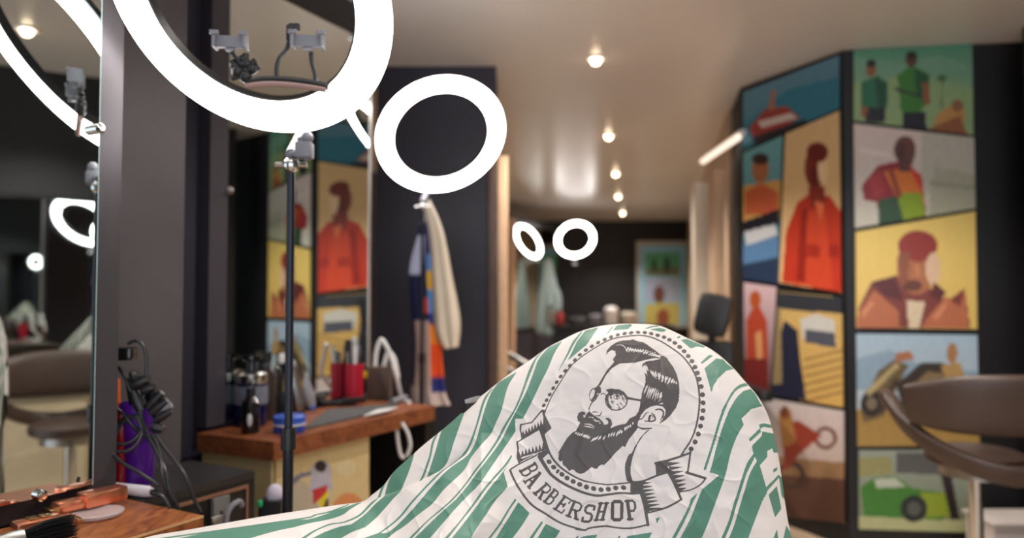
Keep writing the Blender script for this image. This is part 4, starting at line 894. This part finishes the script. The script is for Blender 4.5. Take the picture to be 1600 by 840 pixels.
band('1183,719 1171.4,740 1164,764 1155.7,791 1147,820 1139,840', '1188,729 1197,760 1198.6,768.6 1191,783 1181,808.6 1169,840')
gp('1170,685.7 1187,668.6 1189.3,674 1172,690'); gp('1185.7,663 1193,660.7 1208,664 1208,669 1193,666.4 1188,670')
gp('1175,696 1190,681 1191,673.6 1209,677 1214,691 1218,707 1208.6,707 1207,700 1199,704 1199,713 1186.4,728 1183,720 1179,713 1176,704')
gp('1197,761 1217,741 1219,744 1198.6,767'); gp('1201,773 1213.6,758.6 1217,774 1221,794 1211,808'); gp('1208,733 1214,729 1215,733.6 1208.6,738')
gp('1217,743 1223,746 1229,784 1221,774'); gp('1208.6,840 1214,826 1216,840 1190,1150 1150,1150'); gp('1228.6,820 1240,840 1262,1150 1225,1150 1224,840')
band('240,842 256,839 350,826 430,814.5 481,807 492,803 515,798 544,787', '247,843.5 262,840.5 352,828.2 430,816.7 483,809 495,804.5 518,799.5 546,788')
band('262,843 280,840 366,824.5 460,812.5 483,810.5 510,802.5 531,795 560,784.6', '362,850 392,840 431,829 460,823 483,817 513.6,811 535,804 547.5,795 566,784')
band('471,840 488.6,829 515,817.7 535,815 560,804 578,786 588.6,778', '478,840 494,829 517,819.5 538.6,816 563.6,805 583,785.5 592,777.5')
gp('440,860 471,840 478,840 448,860')
gp('488.6,840 506.4,831 531.4,822 549,818.6 567,806 587,786.4 601,774 628,765 617,775.7 603,792 588.6,808 571,823 549,831 533,840 480,880 400,960 340,960 440,870')
gp('569,840 588.6,833 617,831 606,840 500,960 440,960')
# emblem ground kept clear of stripes
fill(green, T('P', '817,654 835,632 848,610 868,585 886,565 906,548 918,538 932,530 947,522 957,517 982,515 1005,514.5 1031,519 1039,518.5 1056,529 1065,532 1079,545 1090,560 1098,572 1107,597 1111,613 1112,660 1100,715 1099,734 1109,737.5 1123.6,742 1097,764 1088,771 1060,795 1030,806 1020,830 980,836.5 935,833.5 909,838 890,833 874,828 852,817.5 846,813.5 827,800.5 810,784 805,778 793,758 787,737 799,719 804,700 805.5,671 804.8,654'), 0)
gp('1024.6,809 1031.5,807.5 1026,818')
# ---- emblem ink
IK = lambda c, s, v=1.0: fill(ink, sm2(T(c, s) + T(c, s)[:1], 3)[:-1] if v is None else T(c, s), 1.0 if v is None else v)
def ST(c, s, w, v=1.0, smooth=True): stroke(ink, T(c, s), w, v, smooth)
ST('P', '851,645 855.5,633 863,617 875.6,596.6 891,573 909.6,556.4 933,541 954.5,530 976,525.5 998.7,523.7 1015.7,526 1032.7,533 1048,542.5 1065,555 1077.6,570 1087,587 1091.5,606 1093,624.5 1091.5,645 1087,668 1079,688 1068,705 1063.7,713', [1.6, 1.7, 2.2, 3.0, 2.6])
for s in '849.6,633 854,624.8 858.9,616 864.3,606 870,596.7 876,587.8 883,579 890.3,570.7 898.3,562 906,554 915.4,546.7 924.8,540.6 934.7,534.8 944.8,530 954.8,526 965.3,522.8 975.9,520.8 986.2,519.6'.split():
    c_ = tuple(float(x) for x in s.split(',')); disc(ink, c_, 3.5, ry=2.6, an=-.8 if c_[0] < 900 else -.4)
for i, s in enumerate('997,518.8 1007.5,519.3 1017.7,520.8 1027.6,523.5 1037.7,526.6 1045.9,530.6 1054.4,535.5 1062,541.7 1069,548.4 1075.3,556 1081,563.8 1086,573 1089.7,582.4 1092.6,592 1095.7,603.6 1097.7,616.3 1098.8,628.8 1098.6,641 1097,653 1094.6,665.3 1091,677.6 1086,690 1080,701'.split()):
    disc(ink, tuple(float(x) for x in s.split(',')), 3.6 + min(i, 8) * .04, ry=2.5 + min(i, 14) * .1, an=.2)
# lower rings and dotted strip
ST('P', '849.3,679 858.6,707 871,725 889.5,739.5 908,749 920,752.5 946.4,756.4 969.6,755 987,753', [3.6, 3, 2.2, 2.2])
ST('P', '842.6,713 852,728.6 862.7,742.5 883,756.4 906,767 920,771.5 934,774 951,772 969.6,769.8 986.6,770.7 1002,769.6', [5.5, 4.4, 4, 3.4, 3.2])
for s in '857.8,721 865,729.4 878,740.6 886,746.3 895.6,751.7 905.8,756.4 916.3,760.4 927.6,762.8 939,764.5 950.6,763.8 962,761.8 974.3,761.4'.split():
    disc(ink, tuple(float(x) for x in s.split(',')), 4.3, ry=3.7, an=.5)
disc(ink, (871.3, 736), 2.4, ry=3.8, an=.5)
# right ribbons
IK('C7', '550,280 640,290 680,300 660,390 560,392 550,372')
IK('C8', '36,405 100,412 150,440 165,500 190,560 200,620 222,700 215,722 205,722 190,690 140,520 36,510')
for i in range(8):
    q = i / 7; bx_, by_ = 115 + 100 * q, 425 + 260 * q
    IK('C8', f'{bx_},{by_-22} {bx_},{by_+18} {bx_+150-10*q},{by_-20}')
for i in range(7):
    q = i / 6; bx_, by_ = 400 + 115 * q, 225 + 260 * q
    IK('C8', f'{bx_},{by_-22} {bx_+10},{by_+22} {bx_+150-60*q*q},{by_-16-6*q}')
IK('C8', '283,213 420,186 402,225 412,262 440,285 455,330 480,380 495,420 520,480 540,510 520,520 415,310 300,350 292,330')
ST('C8', '285,216 400,190 530,150 640,108', [4, 3.2], smooth=False); ST('C8', '640,100 612,300', 2.8, smooth=False); ST('C8', '598,308 790,367', 4, smooth=False)
ST('C8', '790,370 740,430 650,480 530,505', [2.6, 2]); ST('C8', '55,408 160,395 300,340 415,305', 3.2); ST('C8', '415,308 480,430 545,578', 3.8); ST('C8', '548,580 400,660 215,716', [3, 3.4, 2])
ST('C8', '140,515 175,640 210,838', [5, 4.5])
# banner outline
ST('C7', '735,703 600,735 500,742 400,735 300,720 200,730 130,742 90,760 0,750', 2.8)
ST('P', '914,828 898,824 875,816 852,802 830,787.4 813,765.7 802.4,747 797,734', [2.8, 3.4, 3.4])
ST('C6', '42,152 130,97 315,3', 2.2, smooth=False)
# left ribbons
IK('C5', '430,0 466,0 462,50 530,185 452,250 462,300 510,430 470,462 440,490 530,640 500,650 430,520 380,432 200,530 182,480 200,478 235,492 470,405 400,195 228,290 235,262 380,180 470,150 440,50')
IK('C5', '235,492 470,405 470,440 380,436 205,530', 1.0)
fill(ink, T('C5', '186,328 400,198 462,395 238,488 205,470 188,470 192,400'), 0)
for i in range(8):
    q = i / 7; bx_, by_ = 200 + 245 * q, 478 - 75 * q
    IK('C5', f'{bx_-16},{by_+14} {bx_+22},{by_-2} {bx_-4},{by_-66-12*q}')
for i in range(8):
    q = i / 7; bx_, by_ = 245 + 210 * q, 262 - 110 * q
    IK('C5', f'{bx_-14},{by_+14} {bx_+18},{by_-2} {bx_-8},{by_-60-20*q}')
ST('C5', '215,150 330,126 410,30 440,0', 2.2, smooth=False); ST('C5', '215,150 215,200 230,290', 2.4, smooth=False)
ST('C5', '182,325 290,262 400,197', 2); ST('C5', '180,325 190,400 184,470 200,528', 2.8)
# hair, beard, quiff
IK('P', '1035.8,559.8 1022,561 1009.5,564.5 1004,568 1002.6,572 1006.4,579.6 1008.7,589 1008.6,596.7 1006,604.4 1002.7,615 1001.5,624.5 1000.5,629 998,641.7 993.3,649.1 984,653 977.7,661.8 968.4,663.3 959,666.4 953.7,669 956.5,661.8 955,655 950,652 944.5,653.6 949,656 951,660 948,663 943.7,663.3 942,658.7 937.5,654 929.7,649.4 923.6,645.5 919,643 916.6,647 914,648 914.6,644 909.6,642.2 904,644.8 901.8,651 902.7,657 906.5,659.5 903.4,666.4 900,672.6 894,675.7 886.4,683.4 878.7,695.8 872.5,706.7 871.7,709.7 873,712 872,716 874.8,720.6 878,719.8 880,726.8 883.3,728.3 889.5,735.7 893.4,733 897,733.7 900.3,737.6 906.5,740 912.7,738.4 919,733.7 925,729 928,731.7 933.6,731.7 935,728.3 940.6,725 943,726.8 951.4,719 960.7,708 970,699 973,695.8 976.5,699 978.5,694.3 982.4,686.5 988.5,678.8 994.7,671 996.4,668 995.6,661.8 998,656.4 1001.8,647.9 1008,640 1017,634.7 1026.5,633 1035.8,634.7 1039.7,640 1039.7,646 1035.8,654 1028,663 1040.5,655.6 1048,647.9 1056,637 1060.6,626 1061.7,609 1060.6,596.7 1057.5,584.3 1051.3,572 1044.8,563.4 1042,559.2')
IK('P', '947.5,554.9 948.3,547 954.5,540 963.8,534 973,531.7 985.5,530.9 988.5,529.7 993,531.4 997,533 1004,534 1011,537.9 1017,542.5 1025,548 1031,553 1039,556.4 1043.6,560.3 1035.8,559.8 1022,559.2 1006.4,562.6 991,566.5 975.5,567 968.4,567.6 962,571 954.5,576.5 946.8,585.8 942,595 937.5,602.8 934.4,601.3 940.6,590.5 948.3,578 957.6,568 960,564 957,561.8 962,554.9 961.5,548.7 956,546.4 950,550')
def slivers(c, pts, w=1.5, v=0.0):   # tapered cuts: list of "x0,y0 x1,y1"
    for s in pts:
        a, b = T(c, s); dx, dy = b[0] - a[0], b[1] - a[1]; l = math.hypot(dx, dy); nx, ny = -dy / l * w / 2, dx / l * w / 2
        nx *= 1.3; ny *= 1.3; m_ = (a[0] + dx * .4, a[1] + dy * .4)
        fill(ink, [a, (m_[0] + nx, m_[1] + ny), b, (m_[0] - nx, m_[1] - ny)], v)
ST('C1', '790,187 840,184 880,205 900,250', [.6, 1.6, 1.2], 0.0)
slivers('C2', [f'{118+24*i},{265+ (3.2*i if i>6 else 0)} {140+24*i+3*i},{196+4.2*i+ (3*i if i>8 else 0)}' for i in range(14)], 1.7)
slivers('C2', [f'{140+24*i},{200+4*i} {152+24*i},{258+3*i}' for i in range(12)], 1.3)
slivers('C2', ['400,285 490,320', '380,275 470,312', '330,345 480,322'], 1.6)
slivers('C2', ['280,378 345,520', '295,370 330,470', '312,372 350,470', '276,400 322,480', '355,420 400,520', '380,430 420,540', '410,425 430,545', '440,445 455,560', '465,450 450,560', '480,465 490,575', '505,480 470,570', '520,480 515,590', '545,490 500,580', '555,500 550,580', '575,505 530,590', '590,520 575,580', '605,530 600,590', '620,545 630,590', '600,520 560,575'], 1.9)
slivers('C2', ['345,565 300,680', '365,575 315,745', '385,580 330,750', '400,590 350,750', '420,600 375,765', '435,615 400,770', '452,625 425,775', '472,640 445,780', '478,645 470,770', '330,590 285,720', '470,770 500,780', '455,775 480,785', '410,605 365,700'], 1.6)
slivers('C3', ['372,375 405,348', '392,385 425,352', '410,395 440,360', '430,395 465,360', '450,405 490,370', '465,412 510,372', '485,415 525,380', '500,425 540,392', '530,455 610,395', '545,440 580,405', '570,440 625,385', '605,440 650,380', '655,440 690,380', '620,425 645,395', '710,415 730,350', '735,405 760,345', '760,400 790,340', '790,405 820,330', '815,385 845,310', '845,375 855,320', '885,350 880,290', '905,335 895,285', '925,320 910,275', '945,310 930,265', '965,285 960,245'], 2.0)
slivers('C3', ['510,210 540,195', '535,200 580,215', '555,225 600,235', '575,235 610,255', '595,235 640,255', '615,265 645,262', '450,190 495,185', '460,205 490,195'], 1.5)
ST('C3', '462,292 520,300 568,316', [.7, 1.8, .7], 0.0); ST('C3', '472,272 530,276 578,306', [.7, 1.8, .8], 0.0)
slivers('C3', ['730,645 785,570', '205,580 225,570', '230,660 260,640'], 1.4)
# neck, ear
IK('C4', '330,335 260,410 200,510 150,620 118,720 118,800 135,842 182,842 165,780 165,700 185,600 230,480 290,390 360,325')
ST('C4', '120,700 118,760 135,842', 3); ST('C7', '520,180 510,120 530,40 550,0', [5.5, 5, 4]); IK('C7', '503,180 515,240 535,285 600,280 565,255 552,200 552,150')
ST('C4', '235,300 290,320 380,313', [2, 3, 1.5]); ST('C4', '232,255 228,285 240,305', 1.6)
ST('C4', '412,130 455,122 490,142 494,182 462,235', [1.6, 2.6, 2.8, 1.2]); ST('C4', '303,240 370,246 410,230 404,190 378,162', [1.6, 2.6, 2.4, 1.8]); ST('C4', '350,230 358,195 366,185', [4, 3]); ST('C4', '380,185 392,205 385,222', 1.3)
ST('C4', '250,226 282,215 318,165 352,150', [1.6, 1.8, 1])
# face: brow, glasses, nose
IK('P', '946,608.3 954.5,606.7 966.9,607.8 974.6,611.4 980,618.3 982.5,623.7 979.3,625 974.6,617.5 966.9,614 957.6,614 954.5,617 948.3,617 950.6,613')
ST('P', '980,621.5 990,623.2 1001.5,625.2', [4.4, 3.2, 3.6]); ST('P', '939,615.5 943,614 947,618', 1.6)
an_ = np.linspace(0, 2 * math.pi, 30)
stroke(ink, [(963 + 17 * math.cos(a), 625 + 15.5 * math.sin(a)) for a in an_], 1.7, smooth=False)
disc(ink, (963.5, 620), 5.2, ry=3.8); disc(ink, (963.5, 620), 3.9, 0.0, ry=2.5); disc(ink, (964, 619.5), 2.2, ry=1.7)
ST('P', '955,617 962,614.5 970,616.5', 1.4); ST('P', '950,618 950,628 955,636', 2.2); ST('P', '947,622 951,633 956,640', 1.8); ST('P', '955,622 952,612', 2.4)
for a, b in (('966,637', '969,640'), ('964,631', '970,638'), ('969,629', '975,636'), ('972,622', '978,630'), ('970,617', '978,625'), ('958,630', '954,627'), ('956,626', '960,628')): ST('P', a + ' ' + b, [1.8, .9], smooth=False)
IK('P', '928,607 934.5,601.5 938.5,604.5 939.6,612 936,617 931,621.5 926.6,626 923,626.5 927,618 930,611')
stroke(ink, [(927.3 + 6.6 * math.cos(a) * .9 + 3 * math.sin(a) * -.35, 616.5 + 10 * math.sin(a)) for a in an_], 1.5, smooth=False)
slivers('C1', ['525,720 550,650', '535,735 575,640', '548,725 580,660', '600,690 615,660', '610,690 640,670'], 1.5)
ST('P', '926,627 923.6,630.7 920.7,637 920.5,642.5 924,646', [2.2, 1.5, 1.5]); ST('P', '925.5,644 930,643 934.6,644.4', [1.6, 1.2]); ST('P', '931,648.3 937,648.8 940.2,642.5', [1, 2, 1])
# lettering
def glyph(ch, c, bl, r, u, w):
    ox, oy, k = CR[c]; bx0, by0 = bl
    def q(x, y): return (ox + (bx0 + r[0] * x + u[0] * y) / k, oy + (by0 + r[1] * x + u[1] * y) / k)
    def s(pts, ww=w): stroke(ink, [q(*p) for p in pts], ww * 1.38, smooth=False)
    th = w * .72
    if ch == 'B':
        s([(.18, 0), (.18, 1)]); s([(0, 0), (.72, 0), (.95, .13), (.95, .4), (.75, .52), (.2, .52)], th); s([(0, 1), (.66, 1), (.86, .9), (.86, .64), (.72, .52)], th)
    elif ch == 'A':
        s([(.12, 0), (.5, 1)], th); s([(.88, 0), (.5, 1)], w * 1.15); s([(.25, .33), (.76, .33)], th); s([(-.06, 0), (.3, 0)], th); s([(.68, 0), (1.08, 0)], th); s([(.34, 1), (.6, 1)], th)
    elif ch == 'R':
        s([(.2, 0), (.2, 1)]); s([(0, 0), (.42, 0)], th); s([(0, 1), (.68, 1), (.9, .88), (.9, .6), (.7, .48), (.2, .48)], th); s([(.55, .48), (.9, 0)], w); s([(.74, 0), (1.08, 0)], th)
    elif ch == 'E':
        s([(.2, 0), (.2, 1)]); s([(0, 0), (.95, 0), (.95, .24)], th); s([(0, 1), (.92, 1), (.92, .76)], th); s([(.2, .5), (.66, .5)], th); s([(.66, .38), (.66, .62)], th)
    elif ch == 'S':
        s([(.02, .22), (.02, .02), (.22, 0), (.7, 0), (.9, .14), (.9, .38), (.7, .5), (.3, .54), (.1, .66), (.1, .86), (.3, 1), (.75, 1), (.96, .96), (.96, .76)], w * .9)
    elif ch == 'H':
        s([(.18, 0), (.18, 1)]); s([(.82, 0), (.82, 1)]); s([(.18, .5), (.82, .5)], th)
        for x in (.18, .82):
            for y in (0, 1): s([(x - .2, y), (x + .2, y)], th)
    elif ch == 'O':
        s([(.22, 0), (.78, 0), (.96, .1), (.96, .9), (.78, 1), (.22, 1), (.04, .9), (.04, .1), (.22, 0)], w)
    elif ch == 'P':
        s([(.22, 0), (.22, 1)], w * 1.1); s([(0, 0), (.5, 0)], th); s([(0, 1), (.74, 1), (.96, .88), (.96, .62), (.76, .45), (.22, .45)], th)
glyph('B', 'C6', (143, 158), (44, 68), (148, -80), 3.0)
glyph('A', 'C6', (186, 268), (56, 70), (132, -116), 3.0)
glyph('R', 'C6', (282, 382), (70, 66), (122, -100), 3.0)
glyph('B', 'C6', (382, 468), (64, 42), (102, -122), 3.0)
glyph('E', 'C6', (484, 542), (88, 50), (98, -130), 3.0)
glyph('R', 'C6', (612, 612), (112, 40), (62, -148), 3.2)
glyph('S', 'C6', (770, 672), (98, 6), (36, -162), 3.3)
glyph('H', 'C7', (188, 660), (94, -4), (44, -168), 3.2)
glyph('O', 'C7', (362, 656), (102, 0), (4, -184), 3.8)
glyph('P', 'C7', (522, 652), (96, -6), (-24, -184), 3.6)
def blur(a):
    for ax in (0, 1): a = (np.roll(a, 1, ax) + 2 * a + np.roll(a, -1, ax)) / 4
    return a
green, ink = blur(green), blur(ink)

# ---- cloth surface
SIL = T('P', '196,1150 190,1000 186,920 196,862 225,840 300,826 400,808 470,797 530,788 566,783 582,772 600,757 616,736 640,714 665,692 690,672 712,653 735,632 760,612 780,596 800,581 830,561 855,543 880,530 905,518 935,509.5 965,506 990,505.5 1025,507.5 1045,514 1070,526 1090,535 1107,543 1127,557 1147,576 1168,600 1182,616 1194,636 1204,660 1214,700 1221,743 1226,780 1231,812 1237,842 1246,890 1252,950 1255,1040 1255,1150')
sp = np.array(sm2(SIL, 8)); seg = np.r_[0, np.cumsum(np.hypot(*np.diff(sp, axis=0).T))]
NA = 1180; sN = np.linspace(0, seg[-1], NA); SU = np.interp(sN, seg, sp[:, 0]); SV = np.interp(sN, seg, sp[:, 1])
OU, OV = 860.0, 1150.0
fr = np.r_[np.linspace(.02, .3, 40, endpoint=False), np.linspace(.3, 1, 420) ** .93]
fr[-1] = 1
RHO = fr[:, None]; Uf = OU + (SU - OU)[None] * RHO; Vf = OV + (SV - OV)[None] * RHO
waves = [(rng.normal(size=2), rng.uniform(0, 6.28)) for _ in range(46)]
def wav(U, V, lam, k0, k1):
    o = np.zeros_like(U)
    for (d, ph) in waves[k0:k1]: o += np.sin((U * d[0] + V * d[1]) / (np.hypot(*d) + 1e-6) * 2 * np.pi / (lam * (.7 + .6 * abs(d[0]) / (abs(d[0]) + abs(d[1]) + .01))) + ph)
    return o / math.sqrt(k1 - k0)
def sstep(x, a, b): t = np.clip((x - a) / (b - a), 0, 1); return t * t * (3 - 2 * t)
Yf = 1.0 + .17 * (1 - np.sqrt(np.clip(1 - RHO ** 3.2, 0, 1))) + 0 * Uf
wr = wav(Uf, Vf, 120, 0, 10) * .0022 + wav(Uf, Vf, 48, 10, 24) * .0009 + wav(Uf, Vf, 17, 24, 46) * .00022
ridge = np.abs(wav(Uf, Vf, 70, 4, 14)); wr -= np.exp(-ridge * 6) * .0026          # sharp creases
# long folds running with the stripes on the lower left
along = (Uf * .62 + Vf * .78); foldw = sstep(Vf + (Uf - 600) * .35, 700, 800) * sstep(-Uf, -900, -620)
wr += foldw * (.006 * np.sin(along / 17.0 + Uf * .006) + .004 * np.sin(along / 9.0 + 1))
# overlapping fold edge
FL = T('P', '540,790 566,784 600,776.5 628,765 655,752 687,736 704,727 722,714 737,700 752,676')
fx = np.array([p[0] for p in FL]); fy = np.array([p[1] for p in FL]); fyv = np.interp(Uf, fx, fy)
below = sstep(Vf - fyv, -1.5, 1.5) * sstep(Uf, 500, 560) * (1 - sstep(Uf, 690, 760)) * np.exp(-np.clip(Vf - fyv, 0, 999) / 120)
Yf = Yf - .035 * below - .0009 * np.clip(Vf - fyv, 0, 140) * (1 - sstep(Uf, 690, 880))
pk = sstep(fyv - Vf, 0, 70) * sstep(Uf, 560, 620) * (1 - sstep(Uf, 760, 900))
Yf = Yf + wr * (1 - RHO ** 10)
# right side fold at the jogged print
rf = T('P', '1158,640 1163,664 1176,700 1186,728 1197,760 1204,790 1212,830 1225,900'); rfx = np.interp(Vf, [p[1] for p in rf], [p[0] for p in rf])
Yf = Yf + .03 * sstep(Uf - rfx, -2, 40) * sstep(Vf, 630, 660)
fb = np.array([.995, .98, .955, .92, .88, .84, .8])
Ub = OU + (SU - OU)[None] * fb[:, None]; Vb = OV + (SV - OV)[None] * fb[:, None]
dbk = np.where(SU < 640, .035, np.where(SU > 1100, .008, .04))[None]
Yb = 1.17 + dbk * np.sqrt(np.clip(1 - ((fb[:, None] - .8) / .2) ** 2, 0, 1)) + 0 * Ub + np.where(SV[None] > 640, .05 * (SU[None] > 1150), 0) * 0
Yb = Yb + (Yf[-1] - 1.17)[None]
Ua, Va, Ya = np.r_[Uf, Ub], np.r_[Vf, Vb], np.r_[Yf, Yb]
xc = (Ua - 800) / F; yc_ = (420 - Va) / F; dy_ = math.cos(TH) - math.sin(TH) * yc_; dz_ = math.sin(TH) + math.cos(TH) * yc_
Xw, Zw = xc * Ya / dy_, dz_ * Ya / dy_ + CAMZ
nr, nc = Ua.shape
ctr = np.array([.12, 1.1, .6])
co = np.stack([Xw, Ya, Zw], -1).reshape(-1, 3) - ctr
ii, jj_ = np.meshgrid(np.arange(nr - 1), np.arange(nc - 1), indexing='ij')
quad = np.stack([ii * nc + jj_, ii * nc + jj_ + 1, (ii + 1) * nc + jj_ + 1, (ii + 1) * nc + jj_], -1).reshape(-1, 4)
me = bpy.data.meshes.new('striped_cape'); me.vertices.add(len(co)); me.vertices.foreach_set('co', co.astype(np.float32).ravel())
me.loops.add(quad.size); me.loops.foreach_set('vertex_index', quad.astype(np.int32).ravel())
me.polygons.add(len(quad)); me.polygons.foreach_set('loop_start', np.arange(0, quad.size, 4, dtype=np.int32))
me.update(calc_edges=True); me.validate(); me.shade_smooth()
def samp(img):
    x = np.clip((Ua - U0) * RS - .5, 0, RW - 2); y = np.clip((Va - V0) * RS - .5, 0, RH - 2)
    x0 = x.astype(int); y0 = y.astype(int); fx_ = x - x0; fy_ = y - y0
    return ((img[y0, x0] * (1 - fx_) + img[y0, x0 + 1] * fx_) * (1 - fy_) + (img[y0 + 1, x0] * (1 - fx_) + img[y0 + 1, x0 + 1] * fx_) * fy_)
for nm, im in (('stripe', green), ('ink', ink)):
    a = me.attributes.new(nm, 'FLOAT', 'POINT'); a.data.foreach_set('value', samp(im).astype(np.float32).ravel())
m = bpy.data.materials.new('printed_nylon'); m.use_nodes = True; nt = m.node_tree; b = nt.nodes['Principled BSDF']
def thr(nm):
    a = nt.nodes.new('ShaderNodeAttribute'); a.attribute_name = nm
    r = nt.nodes.new('ShaderNodeMapRange'); r.interpolation_type = 'SMOOTHSTEP'; r.inputs[1].default_value = .32; r.inputs[2].default_value = .68
    nt.links.new(a.outputs['Fac'], r.inputs[0]); return r.outputs[0]
def mixc(fac, A, B):
    x = nt.nodes.new('ShaderNodeMix'); x.data_type = 'RGBA'; nt.links.new(fac, x.inputs[0])
    for k, q in ((6, A), (7, B)):
        if isinstance(q, tuple): x.inputs[k].default_value = (*lin(q), 1)
        else: nt.links.new(q, x.inputs[k])
    return x.outputs[2]
c_ = mixc(thr('stripe'), (230, 223, 220), (90, 138, 120)); c_ = mixc(thr('ink'), c_, (92, 87, 87))
nt.links.new(c_, b.inputs['Base Color']); b.inputs['Roughness'].default_value = .5; b.inputs['Specular IOR Level'].default_value = .35
tc = nt.nodes.new('ShaderNodeTexCoord'); nz = nt.nodes.new('ShaderNodeTexNoise'); nz.inputs['Scale'].default_value = 26; nz.inputs['Detail'].default_value = 5; nz.noise_type = 'RIDGED_MULTIFRACTAL'
nt.links.new(tc.outputs['Object'], nz.inputs['Vector']); bp = nt.nodes.new('ShaderNodeBump'); bp.inputs['Strength'].default_value = .22; bp.inputs['Distance'].default_value = .004
nt.links.new(nz.outputs[0], bp.inputs['Height']); nt.links.new(bp.outputs[0], b.inputs['Normal'])
me.materials.append(m)
o = bpy.data.objects.new('striped_cape', me); C.objects.link(o); o.location = ctr
tag(o, 'green and white striped barber cape with a bearded man emblem reading BARBERSHOP', 'cape')
# barber chair below the cape
t = thing('barber_chair', 'barber chair hidden beneath the green striped cape', 'chair', (.13, 1.25, 0))
MB().box((.13, 1.17, .80), (.42, .06, .52), bev=.025).obj('backrest', M_blackleather, t)
MB().box((.13, 1.45, .46), (.50, .50, .12), bev=.04).obj('seat', M_blackleather, t)
MB().tube([(.13, 1.45, .03), (.13, 1.45, .42)], .05, 20).obj('column', M_chrome, t)
MB().lathe([(.001, 0), (.3, 0), (.3, .02), (.08, .05), (.001, .05)], (.16, 1.45, 0), 36).obj('base_disc', M_chrome, t)
MB().box((.13, 1.27, .50), (.3, .16, .04), bev=.01).obj('back_bracket', M_steel, t)
